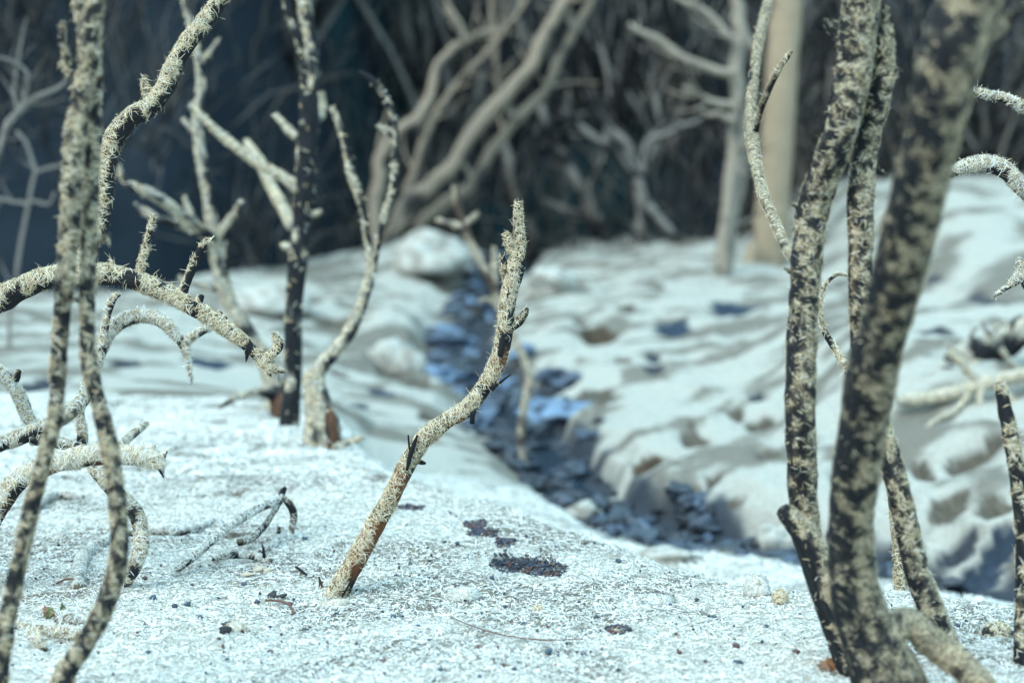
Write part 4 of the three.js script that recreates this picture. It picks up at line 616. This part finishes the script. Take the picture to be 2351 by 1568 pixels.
// ---------------------------------------------------------------- trees at the back of the gully
const bgTube = { mat: M.paleBark, coat: { cell: 5, amount: 0.35, bias: 0.35 }, biasDir: V(-0.5, 0.8, 0.2), lump: 0.09, lumpScale: 9, step: 0.06, radial: 10, pulpAmount: 0.95, pulp: [0.34, 0.31, 0.28], dark: [0.09, 0.085, 0.082] };
const angular = (p, k) => p.flatMap((a, i) => { if (i === p.length - 1) return [a]; const b = p[i + 1], w = a[2] * k, m = a.map((q, n) => (q + b[n]) / 2); m[0] += rr(-w, w); m[1] += rr(-w, w); return [a, m]; });
const twigs = (p, n, len) => Array.from({ length: n }, () => { // thin side shoots that fork upward and outward from a limb
  const i = 1 + Math.floor(rnd() * (p.length - 2)), a = p[i], dx = p[i + 1][0] - a[0], dy = p[i + 1][1] - a[1], l = Math.hypot(dx, dy) || 1, t = Math.atan2(dy, dx) + rr(0.35, 1.1) * (rnd() < 0.5 ? -1 : 1), L = rr(0.4, 1) * len, w = Math.min(a[2] * 0.45, rr(7, 11)), b = t + rr(-0.5, 0.5);
  return { n: 'twig', radial: 6, p: [a.slice(0, 2).concat(w, a[3]), [a[0] + Math.cos(t) * L * 0.5, a[1] + Math.sin(t) * L * 0.5, w * 0.75, a[3] + rr(-0.2, 0.2)], [a[0] + Math.cos(t) * L * 0.5 + Math.cos(b) * L * 0.5, a[1] + Math.sin(t) * L * 0.5 + Math.sin(b) * L * 0.5 - L * 0.1, w * 0.35, a[3] + rr(-0.3, 0.3)]] };
});
const bg = (name, label, parts, o) => { seed(o.seed + 1000); const k = o.slim ?? 1, list = parts.map(([n, p]) => ({ n, p: angular(p.map(([x, y, w, D]) => [x, y, w * k, D]), o.kink ?? 0.3) })), extra = list.flatMap((q) => q.p.length > 6 ? twigs(q.p, o.twigCount ?? 4, o.twigLength ?? 90) : []); return plant(name, label, 'tree', [...list, ...extra], { mat: M.paleBark, ...o, tube: { ...bgTube, ...o.tube } }); };
{
  const D = 11.2, e = (p, k = 0) => p.map(([x, y, w]) => [x, y, w, D + k]);
  bg('forked_tree', 'large pale multi-stemmed tree sweeping up from the ash mound', [
    ['stem', e([[885, 640, 56], [895, 575, 52], [915, 500, 46], [950, 448, 46], [1000, 412, 44], [1060, 342, 42], [1108, 272, 44], [1165, 212, 42], [1228, 140, 40], [1255, 75, 38], [1300, 0, 34], [1340, -70, 28], [1380, -160, 14]])],
    ['stem', e([[905, 640, 50], [935, 575, 40], [975, 500, 34], [1020, 465, 34], [1080, 428, 32], [1130, 342, 30], [1190, 270, 30], [1258, 200, 26], [1300, 110, 24], [1330, 50, 24], [1372, -10, 24], [1430, -90, 14]], 0.2)],
    ['stem', e([[868, 640, 40], [862, 560, 38], [860, 450, 36], [866, 370, 34], [900, 312, 32], [955, 275, 32], [988, 222, 32], [1003, 165, 34], [1030, 125, 28], [1062, 95, 24], [1040, 35, 20], [1015, -30, 14]], -0.2)],
    ['branch', e([[930, 440, 22], [962, 350, 20], [985, 295, 20], [1040, 205, 18], [1100, 140, 16], [1190, 30, 14], [1230, -40, 8]], 0.5)],
    ['branch', e([[1062, 95, 18], [1100, 75, 14], [1150, 70, 12], [1190, 30, 10], [1200, -40, 6]], 0)],
    ['branch', e([[1140, 232, 22], [1165, 245, 18], [1192, 272, 16]], 0.1)],
    ['branch', e([[1040, 372, 18], [1070, 385, 16], [1082, 420, 14]], 0.1)],
    ['branch', e([[1210, 175, 22], [1232, 125, 26], [1222, 105, 12]], 0)],
    ['branch', e([[1145, 230, 16], [1140, 170, 16], [1138, 100, 14], [1128, 20, 12], [1120, -60, 6]], 0.6)],
    ['branch', e([[1318, 70, 18], [1305, 30, 14], [1290, 0, 12], [1270, -60, 6]], 0.1)],
  ], { seed: 211, base: onGround(890, 596), slim: 0.82, twigCount: 7, twigLength: 130, tube: { pulp: [0.42, 0.34, 0.26] } });
}
{
  const D = 10.6, e = (p, k = 0) => p.map(([x, y, w]) => [x, y, w, D + k]);
  bg('smooth_trunk', 'broad smooth tan trunk rising straight at the head of the bank', [['trunk', e([[1756, 660, 92], [1762, 600, 84], [1772, 500, 80], [1780, 400, 76], [1790, 250, 74], [1800, 100, 74], [1808, -30, 72], [1815, -300, 60], [1820, -700, 20]])], ['root', e([[1735, 560, 30], [1722, 605, 34], [1718, 650, 26]], -0.2)]], { seed: 223, base: onGround(1762, 610), kink: 0, twigCount: 0, tube: { lump: 0.05, pulp: [0.5, 0.385, 0.265], coat: { cell: 4, amount: 0.6, bias: 0.5 }, biasDir: V(0.5, 0.4, 0.5) } });
  bg('spurred_tree', 'narrow pale tree with short horizontal spurs beside the smooth trunk', [
    ['trunk', e([[1652, 650, 36], [1658, 590, 32], [1668, 500, 30], [1678, 400, 32], [1686, 300, 32], [1694, 200, 34], [1698, 110, 32], [1694, 50, 34], [1690, 0, 26], [1680, -100, 14]], -0.8)],
    ['branch', e([[1690, 165, 20], [1640, 160, 19], [1590, 140, 18], [1540, 112, 17], [1490, 80, 16], [1445, 55, 12]], -0.9)],
    ['branch', e([[1688, 240, 18], [1650, 238, 17], [1610, 222, 16], [1568, 200, 10]], -0.9)],
    ['branch', e([[1685, 275, 18], [1650, 262, 16], [1610, 256, 8]], -0.9)],
    ['branch', e([[1694, 105, 18], [1670, 80, 18], [1640, 45, 18], [1600, 15, 16], [1550, -10, 10]], -0.9)],
    ['branch', e([[1700, 400, 16], [1702, 320, 20], [1715, 240, 20]], -0.8)],
    ['stem', e([[1672, 640, 22], [1680, 560, 24], [1690, 470, 22], [1704, 380, 20], [1716, 300, 18]], -0.7)],
    ['branch', e([[1696, 60, 20], [1720, 90, 18], [1740, 130, 16]], -0.8)],
  ], { seed: 227, base: onGround(1656, 622), twigLength: 110, tube: { pulp: [0.42, 0.36, 0.29], coat: { cell: 8, amount: 0.42, bias: 0.4 } } });
}
{
  const D = 13, e = (p, k = 0) => p.map(([x, y, w]) => [x, y, w, D + k]), dim = { tube: { dark: CHAR, coat: { cell: 5, amount: -0.1, bias: 0.5 } } };  // shade of the hollow put into the bark: char and a thin coat
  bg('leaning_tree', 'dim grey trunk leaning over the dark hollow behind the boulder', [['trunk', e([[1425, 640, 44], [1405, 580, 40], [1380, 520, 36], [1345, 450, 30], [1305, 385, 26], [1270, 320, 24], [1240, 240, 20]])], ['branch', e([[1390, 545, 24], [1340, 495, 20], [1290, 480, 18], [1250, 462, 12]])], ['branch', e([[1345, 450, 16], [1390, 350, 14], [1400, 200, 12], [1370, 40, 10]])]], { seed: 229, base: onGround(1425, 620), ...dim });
  bg('forked_tree', 'dim shrub with crooked forks over a black stem in the hollow', [['trunk', e([[1480, 640, 34], [1485, 560, 34], [1480, 480, 36], [1470, 410, 30]], -0.6)], ['branch', e([[1472, 415, 24], [1430, 360, 22], [1380, 325, 20], [1330, 290, 18], [1280, 250, 14]], -0.6)], ['branch', e([[1470, 410, 22], [1440, 330, 20], [1400, 290, 18], [1345, 225, 12]], -0.5)], ['branch', e([[1475, 400, 18], [1490, 320, 16], [1560, 290, 14], [1620, 270, 10]], -0.5)], ['branch', e([[1490, 470, 18], [1530, 520, 18], [1570, 570, 14], [1615, 610, 14]], -0.9)], ['branch', e([[1475, 390, 16], [1520, 300, 14], [1500, 180, 12], [1480, 60, 12], [1470, -40, 8]], -0.4)]], { seed: 233, base: onGround(1480, 625), tube: { dark: CHAR, coat: { cell: 5, amount: 0, bias: 0.5 } } });  // bark again darkened for the shade of the hollow
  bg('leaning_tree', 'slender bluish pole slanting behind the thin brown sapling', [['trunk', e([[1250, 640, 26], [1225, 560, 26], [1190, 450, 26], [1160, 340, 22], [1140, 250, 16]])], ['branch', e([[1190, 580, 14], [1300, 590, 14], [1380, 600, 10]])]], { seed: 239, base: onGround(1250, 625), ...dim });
}
{ // curling pale saplings seen past the slim stems
  const D = 6.2, e = (p, k = 0) => p.map(([x, y, w]) => [x, y, w, D + k]);
  bg('curled_sapling', 'pale curling sapling behind the slim stems', [['stem', e([[20, 800, 18], [22, 720, 16], [40, 600, 16], [62, 480, 16], [80, 390, 16], [60, 330, 14], [35, 300, 12]])], ['branch', e([[62, 470, 16], [30, 465, 14], [-20, 455, 12], [-60, 450, 8]])], ['branch', e([[66, 460, 14], [110, 470, 14], [125, 440, 10]])], ['branch', e([[80, 395, 14], [140, 380, 12], [200, 360, 10], [250, 330, 6]])]], { seed: 241, base: onGround(20, 800), slim: 0.6, twigLength: 80 });
  bg('curled_sapling', 'pale sapling with a looping crown crossing the slim stems', [['stem', e([[-110, 800, 30], [-70, 600, 26], [-20, 400, 24], [10, 300, 24], [35, 262, 22], [80, 225, 20], [135, 200, 16], [165, 170, 10]], -0.6)], ['branch', e([[45, 250, 18], [62, 210, 16], [60, 165, 14], [35, 140, 12], [-10, 130, 8]], -0.6)], ['branch', e([[40, 255, 14], [30, 200, 12], [45, 110, 10], [60, 40, 6]], -0.6)]], { seed: 243, base: onGround(-110, 800), slim: 0.65, twigLength: 110 });
}
{ // burnt thicket on the dark slope; missing shade put into its bark colour
  seed(251);
  const makeShrub = (k) => {
    const stems = [], n = 4 + (k % 3);
    for (let i = 0; i < n; i++) {
      const geos = [], grow = (p, dir, len, rad, depth) => {
        const pts = [[p.clone(), rad]]; let q = p.clone(), d = dir.clone();
        for (let s = 1; s <= 4; s++) { d.add(V(rr(-0.28, 0.28), rr(-0.08, 0.16), rr(-0.28, 0.28))).normalize(); q = q.clone().addScaledVector(d, len / 4); pts.push([q, rad * (1 - s * 0.19)]); if (depth > 0 && s > 1 && rnd() < 0.85) grow(q, d.clone().add(V(rr(-0.9, 0.9), rr(-0.1, 0.5), rr(-0.9, 0.9))).normalize(), len * rr(0.4, 0.65), rad * (1 - s * 0.19) * 0.6, depth - 1); }
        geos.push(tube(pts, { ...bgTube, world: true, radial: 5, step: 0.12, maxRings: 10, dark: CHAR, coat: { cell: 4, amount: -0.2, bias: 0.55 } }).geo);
      };
      const a = (i + rnd()) / n * Math.PI * 2; grow(V(0, -0.1, 0), V(Math.cos(a) * 0.45, 1, Math.sin(a) * 0.45).normalize(), rr(1.2, 2.6), rr(0.02, 0.045), 2);
      stems.push(mergeGeometries(geos));
    }
    return stems;
  };
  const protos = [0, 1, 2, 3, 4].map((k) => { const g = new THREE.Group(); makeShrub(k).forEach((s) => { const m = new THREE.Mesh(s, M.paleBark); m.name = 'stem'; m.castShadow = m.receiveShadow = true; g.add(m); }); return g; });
  const slopeY = (x, d) => { const d0 = 12.6 - 3.6 * smoothstep(-x, 0.9, 2.2) + 1.0 * smoothstep(x, 1.6, 3) + 0.5 * N2(x * 0.7, 3); return d < d0 ? height(x, d) : Math.max(height(x, d), -0.35 + 1.05 * (d - d0) + 0.35 * fbm(x * 0.5, d * 0.5) + (0.22 * N2(x * 1.9, d * 1.9) + 0.12 * N2(x * 5, d * 5)) * smoothstep(d - d0, 0, 1)); };
  for (let i = 0; i < 64; i++) {
    const u = ((i * 0.618) % 1), d = 12.2 + 4 * ((i * 0.379 + 0.1) % 1) - (u < 0.35 ? 2.6 : 0), x = (u - 0.5) * 0.8 * d + rr(-0.3, 0.3);
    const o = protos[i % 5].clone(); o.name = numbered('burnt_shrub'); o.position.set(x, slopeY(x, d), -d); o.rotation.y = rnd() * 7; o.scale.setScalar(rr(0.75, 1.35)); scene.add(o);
    const tall = o.scale.x > 1.05; tag(o, tall ? 'tall leafless grey shrub in the burnt thicket on the dark hillside' : 'low leafless grey shrub in the burnt thicket on the dark hillside', 'shrub', tall ? 'tall burnt shrubs on the hillside' : 'low burnt shrubs on the hillside');
  }
  const tw = tube([[V(0, 0, 0), 0.0065], [V(0.05, 0.3, 0.02), 0.005], [V(-0.04, 0.6, -0.04), 0.004], [V(0.08, 1, 0.03), 0.002]], { ...bgTube, world: true, radial: 4, step: 0.2, maxRings: 6, dark: CHAR, coat: { cell: 4, amount: -0.25, bias: 0.4 } }).geo;  // twigs carry the same shade in their colour
  const n = 5200, im = new THREE.InstancedMesh(tw, M.paleBark, n), q = new THREE.Quaternion();
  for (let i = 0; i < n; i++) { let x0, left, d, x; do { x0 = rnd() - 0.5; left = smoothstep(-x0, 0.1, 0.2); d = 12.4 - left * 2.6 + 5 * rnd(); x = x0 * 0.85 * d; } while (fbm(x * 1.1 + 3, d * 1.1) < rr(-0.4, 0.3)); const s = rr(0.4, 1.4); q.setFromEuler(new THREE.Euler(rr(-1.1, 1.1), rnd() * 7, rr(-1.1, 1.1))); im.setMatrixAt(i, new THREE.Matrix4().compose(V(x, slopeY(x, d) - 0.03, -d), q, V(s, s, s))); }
  im.name = 'undergrowth'; tag(im, 'tangle of fine burnt twigs covering the dark hillside', null, null, 'stuff'); im.castShadow = im.receiveShadow = true; scene.add(im);
}

{ // a few evergreens that the fire left on the slope
  seed(261);
  const leafMat = new THREE.MeshPhysicalMaterial({ vertexColors: true, roughness: 0.9, specularIntensity: 0.3, side: THREE.DoubleSide });
  [[545, 40, 14.6, 0.55, 'dark teal evergreen shrub high on the slope behind the charred trunk'], [190, 30, 12.4, 0.45, 'dark teal evergreen shrub on the slope behind the slim stems'], [2060, 20, 16, 0.6, 'dark evergreen shrub high behind the twin-stemmed tree'], [1320, 330, 14.2, 0.4, 'low dark evergreen bush in the hollow under the leaning trunk']].forEach(([px, py, D, r, label]) => {
    const c = at(px, py, D), b = V(c.x, c.y - r * 1.5, c.z - 0.3), t = thing('evergreen_shrub', label, 'shrub', b), pos = [], col = [], idx = [], clumps = Array.from({ length: 16 }, () => c.clone().add(V(rr(-1, 1), rr(-0.9, 0.9), rr(-1, 1)).multiplyScalar(r * 0.75)));
    mesh('trunk', tube([[b.clone(), 0.05], [b.clone().lerp(c, 0.5).add(V(0.05, 0, 0)), 0.04], [c.clone(), 0.02]], { ...bgTube, world: true, radial: 7, coat: null, dark: [0.05, 0.045, 0.04] }).geo, M.paleBark, t);
    for (let i = 0; i < 2600; i++) {
      const q = pick(clumps).clone().add(V(rr(-1, 1), rr(-1, 1), rr(-1, 1)).multiplyScalar(r * 0.32)), u = V(rr(-1, 1), rr(-1, 1), rr(-1, 1)).normalize().multiplyScalar(rr(0.025, 0.05)), w = V(rr(-1, 1), rr(-1, 1), rr(-1, 1)).normalize().multiplyScalar(0.012), k = pos.length / 3, g = rr(0.7, 1.3);
      for (const [a, e] of [[-1, 0], [0, -1], [0, 1], [1, 0]]) { const p = q.clone().addScaledVector(u, a).addScaledVector(w, e); pos.push(p.x, p.y, p.z); col.push(0.012 * g, 0.045 * g, 0.05 * g); }
      idx.push(k, k + 1, k + 2, k + 1, k + 3, k + 2);
    }
    const g = new THREE.BufferGeometry(); g.setAttribute('position', new THREE.Float32BufferAttribute(pos, 3)); g.setAttribute('color', new THREE.Float32BufferAttribute(col, 3)); g.setIndex(idx); g.computeVertexNormals(); mesh('crown', g, leafMat, t);
  });
}

// ---------------------------------------------------------------- stones
function tint(g, fn) { const p = g.attributes.position, c = []; for (let i = 0; i < p.count; i++) c.push(...fn(p.getX(i), p.getY(i), p.getZ(i))); g.setAttribute('color', new THREE.Float32BufferAttribute(c, 3)); return g; }
{
  seed(301);
  const shapes = [0, 1, 2, 3, 4, 5].map((k) => blob(3, 0.95, 1.3, k * 7.3, 0.6));
  for (let i = 0; i < 240; i++) {
    const u = (i + rnd()) / 240, seg = 2 + u * 7.6, k = Math.floor(seg), t = seg - k, [ax, ad] = CREEK[k], [bx, bd] = CREEK[k + 1], x = lerp(ax, bx, t) + rr(-0.2, 0.2), d = lerp(ad, bd, t) + rr(-0.1, 0.1), s = (0.016 + 0.035 * rnd() ** 2) * (d > 6 ? 1.6 : 1);
    const w = d > 6 && rnd() < 0.2 ? 5 : Math.floor(rnd() * 5), m = new THREE.Mesh(shapes[i % 6], M.wet[w]); m.name = numbered('creek_stone'); m.position.copy(groundAt(x, -d, s * 0.2)); m.rotation.set(rr(-0.3, 0.3), rnd() * 7, rr(-0.3, 0.3)); m.scale.set(s * rr(0.8, 1.5), s, s * rr(0.8, 1.3)); m.castShadow = m.receiveShadow = true; scene.add(m);
    const kind = w === 5 ? 'pale stone in the gully bed with blue sky glint put into its colour' : w === 3 || w === 0 ? 'dull slate-blue wet stone lying in the gully bed' : 'near-black wet stone lying in the gully bed'; tag(m, kind, 'stone', kind.replace('stone', 'stones'));
  }
  const cake = (x, y, z) => { const n = N3(x * 3, y * 3, z * 3); return n > 0.16 ? [0.24, 0.22, 0.19] : [0.42 + 0.12 * n, 0.41 + 0.12 * n, 0.37 + 0.12 * n]; };
  const boulder = (px, py, rx, ry, label, sd) => { const p = onGround(px, py), D = -p.z, g = tint(blob(4, 0.5, 1.1, sd, 1), cake), m = mesh(numbered('boulder'), g, M.stone, scene); m.position.copy(p); const a = rx / FPX * D, b = ry / FPX * D; m.position.y += b * 0.3; m.scale.set(a, b, a * 0.8); tag(m, label, 'boulder'); };
  boulder(1268, 668, 62, 44, 'rounded mulch-caked boulder at the head of the gully', 2.2);
  boulder(905, 850, 58, 50, 'pale boulder jutting from the gully edge near the stump sapling', 5.1);
  boulder(985, 612, 95, 55, 'broad pale boulder at the foot of the multi-stemmed tree', 8.4);
  boulder(610, 712, 100, 40, 'low ash-covered boulder behind the charred trunk', 11.7);
  boulder(1780, 1275, 50, 60, 'grey boulder in the gully behind the stubbed trunk', 14.9);
  boulder(1540, 1285, 60, 22, 'flat pale slab lying in the gully bed', 17.1);
  boulder(1340, 1185, 40, 26, 'small pale boulder on the near lip of the gully', 19.6);
}
{ // charred root tangle on the far bank
  const p = onGround(2225, 850), D = -p.z * cosP - (p.y - CAMH) * sinP, e = (q, k = 0) => q.map(([x, y, w]) => [x, y, w, D + k]);
  plant('root_tangle', 'black charred root tangle on the far bank above the fallen log', 'roots', [
    { n: 'crown', p: e([[2172, 862, 20], [2195, 835, 52], [2235, 822, 66], [2280, 800, 66], [2330, 775, 62], [2390, 745, 40]], 0.12), lump: 0.45, lumpScale: 9 },
    ...[[[2190, 850], [2168, 842], [2150, 860]], [[2200, 820], [2185, 795], [2170, 790]], [[2240, 800], [2230, 770], [2245, 750]], [[2270, 790], [2285, 755], [2310, 742]], [[2320, 765], [2330, 735], [2350, 725]], [[2215, 850], [2235, 872], [2230, 900]], [[2255, 840], [2275, 858], [2300, 880]], [[2300, 800], [2320, 830], [2345, 850]], [[2290, 780], [2265, 760], [2255, 738]], [[2250, 830], [2225, 845], [2195, 880]]].map((q, i) => ({ n: 'root', p: e(q.map(([x, y], k) => [x, y, 14 - k * 4]), 0.04 - (i % 3) * 0.03), coat: { cell: 14, amount: i % 2 ? 0.15 : -0.3, bias: 0.5 } })),
  ], { seed: 311, base: p, tube: { ...midTube, coat: { cell: 14, amount: -0.35, bias: 0.35 } }, coat: { ...FARC, density: 12000 } });
}
// ---------------------------------------------------------------- little things lying on the mulch
function tuft(px, py, w, h, label, name, cat, colors, density, core) { // a knob of matted fibre
  const p = onGround(px, py), D = -p.z, a = w / 2 / FPX * D, b = h / FPX * D, t = thing(name, label, cat, p), mats = [], cols = [], m4 = new THREE.Matrix4();
  const cg = tint(blob(3, 0.35, 1.3, px, 1), (x, y, z) => { const n = 0.8 + 0.4 * N3(x * 4, y * 4, z * 4); return core.map((q) => q * n); }); const flatCore = name === 'fibre_tuft' ? (h < 15 ? 0.3 : 0.6) : 1; cg.scale(a * 0.85 * flatCore, b * 0.72 * flatCore, a * 0.7 * flatCore); cg.translate(0, b * 0.12, 0); mesh('core', cg, M.stone, t, true);
  for (let i = 0; i < density; i++) {
    const th = rnd() * 7, ph = Math.acos(rnd() * 1.1 - 0.1), n = V(Math.sin(ph) * Math.cos(th), Math.cos(ph), Math.sin(ph) * Math.sin(th)), q = V(n.x * a * 0.86, b * 0.12 + n.y * b * 0.78, n.z * a * 0.72), dir = V(rr(-1, 1), rr(-1, 0.6), rr(-1, 1)); dir.addScaledVector(n, -dir.dot(n) * 0.75).normalize();
    const side = V().crossVectors(dir, n).normalize(), up = V().crossVectors(side, dir), L = rr(0.006, 0.015);
    m4.makeBasis(dir.multiplyScalar(L), up.multiplyScalar(L * rr(-0.1, 0.6)), side.multiplyScalar(rr(0.0006, 0.0011))); m4.setPosition(q); mats.push(m4.clone()); const c = pick(colors), k = rr(0.8, 1.1); cols.push(c[0] * k, c[1] * k, c[2] * k);
  }
  const im = fibreMesh(mats, cols); im.name = 'straw_coat'; im.userData.kind = 'stuff'; im.castShadow = im.receiveShadow = true; t.add(im);
  return t;
}
seed(401);
tuft(1064, 1372, 90, 26, 'low grassy tuft of fibre near the lone stick', 'fibre_tuft', 'tuft', [...PALE, [0.5, 0.5, 0.42]], 900, [0.4, 0.38, 0.32]);
tuft(1738, 1362, 66, 54, 'knobbly clod of pale mulch perched on the bank crest', 'mulch_clod', 'clod', [...PALE, ...PALE, [0.6, 0.53, 0.38]], 1500, [0.5, 0.47, 0.38]);
tuft(1752, 1366, 34, 30, 'small pale knob leaning on the mulch clod', 'mulch_clod', 'clod', PALE, 500, [0.5, 0.47, 0.38]);
tuft(1792, 1382, 40, 34, 'little straw-ringed seed stub beside the mulch clod', 'seed_stub', 'stub', STRAW, 500, [0.3, 0.22, 0.14]);
tuft(1500, 1378, 120, 14, 'spread mat of loose grass fibre on the open mulch', 'fibre_tuft', 'tuft', [...PALE, [0.45, 0.44, 0.36]], 1000, [0.4, 0.38, 0.33]);
tuft(2290, 1462, 82, 40, 'dark crumbly clod ringed with dry straw', 'dark_clod', 'clod', STRAW, 500, [0.06, 0.065, 0.075]);
tuft(1420, 1456, 44, 12, 'small dark tuft in a pit of the mulch', 'fibre_tuft', 'tuft', [...STRAW, [0.08, 0.08, 0.09]], 250, [0.08, 0.08, 0.09]);
tuft(768, 1388, 80, 12, 'fringe of straw around the foot of the lone stick', 'fibre_tuft', 'tuft', [...STRAW, ...PALE], 380, [0.3, 0.27, 0.2]);
tuft(540, 1452, 60, 26, 'shaggy tuft of straw behind the black lump', 'fibre_tuft', 'tuft', [...PALE, ...STRAW], 600, [0.1, 0.09, 0.08]);
tuft(1190, 1186, 60, 18, 'pale lump of mulch on the crest over the gully', 'mulch_clod', 'clod', PALE, 500, [0.55, 0.53, 0.46]);
tuft(1235, 1402, 26, 12, 'tiny brown straw tuft below the gravel patch', 'fibre_tuft', 'tuft', STRAW, 160, [0.15, 0.11, 0.07]);
tuft(2190, 1372, 34, 14, 'bluish dark clod on the crest beside the tiny upright twig', 'dark_clod', 'clod', [[0.2, 0.25, 0.3], [0.7, 0.7, 0.66]], 120, [0.05, 0.07, 0.1]);
const pebble = (px, py, w, name, label, cat, mat, sd, flat = 0.7, group) => { const p = onGround(px, py), s = w / 2 / FPX * -p.z, m = mesh(numbered(name), blob(3, 0.4, 1.1, sd, flat), mat, scene); m.position.copy(p); m.position.y += s * 0.3; m.scale.setScalar(s); m.rotation.y = sd; tag(m, label, cat, group); return m; };
pebble(594, 1314, 30, 'pebble', 'smooth tan pebble, larger of a fused pair', 'pebble', M.pebbleTan, 1.3);
pebble(613, 1315, 22, 'pebble', 'smaller tan pebble touching the larger tan one', 'pebble', M.pebbleTan, 2.6);
pebble(517, 1452, 30, 'charcoal_lump', 'black charcoal lump in front of a straw tuft', 'charcoal', M.char, 3.1);
{ // dark bark flake, splintered bark beside it
  const flake = (name, label, px, py, w, h, curl, sd, mat) => {
    const p = onGround(px, py), D = -p.z, a = w / FPX * D, b = h / FPX * D, sh = new THREE.Shape(); seed(sd);
    const n = 14; for (let i = 0; i < n; i++) { const t = i / n * Math.PI * 2, r = rr(0.7, 1.1); sh[i ? 'lineTo' : 'moveTo'](Math.cos(t) * a / 2 * r, b / 2 + Math.sin(t) * b / 2 * r); }
    const g = new THREE.ExtrudeGeometry(sh, { depth: 0.002, bevelEnabled: true, bevelSize: 0.0006, bevelThickness: 0.0006, bevelSegments: 1, curveSegments: 4, steps: 1 }), q = g.attributes.position;
    for (let i = 0; i < q.count; i++) { const x = q.getX(i), y = q.getY(i); q.setZ(i, q.getZ(i) + curl * (x * x / a - y * y / b)); } g.computeVertexNormals();
    const m = mesh(numbered(name), g, mat, scene); m.position.copy(p); m.position.y -= b * 0.1; m.rotation.set(-0.35, rr(-0.5, 0.5), rr(-0.2, 0.2)); tag(m, label, 'bark'); return m;
  };
  flake('bark_flake', 'small dark curled bark flake above the reddish twig', 624, 1374, 26, 22, 0.6, 7, M.char);
  flake('bark_flake', 'ragged dark bark splinter beside the bark flake', 648, 1372, 30, 9, 0.3, 9, M.char);
  flake('bark_flake', 'shrivelled bark piece atop the charcoal lump', 522, 1438, 30, 12, 0.5, 11, M.char);
  flake('bark_flake', 'flat pale flake lying beside the tan pebbles', 566, 1322, 36, 8, 0.2, 13, M.pebbleTan);
}
function lobedLeaf(px, py, size, label, pts, colA, colB, rot) {
  const p = onGround(px, py), k = size / FPX * -p.z, sh = new THREE.Shape(); pts.forEach(([x, y], i) => sh[i ? 'lineTo' : 'moveTo'](x * k, y * k));
  const g = new THREE.ExtrudeGeometry(sh, { depth: 0.0006, bevelEnabled: false, steps: 1 }), q = g.attributes.position; for (let i = 0; i < q.count; i++) { const x = q.getX(i) / k, y = q.getY(i) / k; q.setZ(i, q.getZ(i) + k * (0.35 * x * x + 0.15 * Math.sin(y * 5))); }
  g.computeVertexNormals(); tint(g, (x, y) => { const t = smoothstep(N2(x / k * 4, y / k * 4), -0.15, 0.2); return colA.map((c, i) => lerp(c, colB[i], t)); });
  const m = mesh(numbered('fallen_leaf'), g, M.leafGreen, scene); m.position.copy(p); m.rotation.set(...rot); return tag(m, label, 'leaf');
}
const OAK = [[0, 0], [0.12, 0.06], [0.32, 0.0], [0.3, 0.2], [0.46, 0.24], [0.34, 0.42], [0.42, 0.58], [0.24, 0.62], [0.22, 0.82], [0.08, 0.78], [0, 1.0], [-0.1, 0.8], [-0.24, 0.84], [-0.22, 0.62], [-0.4, 0.6], [-0.3, 0.42], [-0.48, 0.26], [-0.3, 0.2], [-0.34, 0.02], [-0.12, 0.06]];
lobedLeaf(114, 1420, 36, 'small spiky green and red oak leaf by the stubby chunk', OAK, [0.08, 0.11, 0.025], [0.17, 0.06, 0.03], [-0.5, 0.5, 0.5]);
lobedLeaf(138, 1405, 24, 'upright green leaf tip beside the spiky oak leaf', OAK, [0.08, 0.12, 0.03], [0.12, 0.08, 0.03], [-0.3, 1.0, -0.3]);
lobedLeaf(1925, 1538, 54, 'curled rusty brown leaf at the foot of the twin-stemmed tree', OAK, [0.22, 0.1, 0.04], [0.12, 0.06, 0.035], [-0.9, 0.3, 1.4]);
{ // single dark pebbles and seeds large enough to pick out
  seed(431);
  const shapes = [0, 1, 2, 3].map((k) => blob(2, 0.5, 1.2, 40 + k * 3, 0.75)), mats = [[0.03, 0.035, 0.05], [0.05, 0.06, 0.085], [0.09, 0.045, 0.04], [0.04, 0.07, 0.1]].map((c) => new THREE.MeshStandardMaterial({ color: new THREE.Color(...c), roughness: 0.65 }));
  const spots = [[1048, 1350], [1130, 1330], [665, 1390], [430, 1390], [400, 1395], [590, 1385], [1690, 1485], [1695, 1525], [2010, 1470], [1160, 1395], [1175, 1430], [1200, 1435], [1330, 1385], [1370, 1420], [1100, 1490], [1260, 1500], [1340, 1505], [960, 1440], [1000, 1330], [905, 1420], [985, 1290], [1050, 1250], [1345, 1250], [1420, 1290], [700, 1450], [820, 1480], [620, 1500], [340, 1500], [520, 1520], [460, 1420], [880, 1520], [1010, 1540], [1180, 1540], [1420, 1540], [1560, 1500], [1640, 1420], [1600, 1380], [560, 1345], [440, 1345], [700, 1240], [560, 1190], [760, 1280], [330, 1330], [350, 1375], [2250, 1540], [2200, 1440], [1830, 1500], [1760, 1440]];
  spots.forEach(([px, py], i) => { const m = new THREE.Mesh(shapes[i % 4], mats[i % 4]), s = rr(0.0028, 0.0048), p = onGround(px, py, s * 0.5); m.name = numbered('dark_pebble'); m.position.copy(p); m.rotation.y = rnd() * 7; m.scale.set(s * rr(0.9, 1.4), s, s); m.castShadow = m.receiveShadow = true; scene.add(m); tag(m, 'tiny dark pebble lying loose on the pale mulch', 'pebble', 'dark pebbles on the mulch'); });
}
renderer.render(scene, camera);
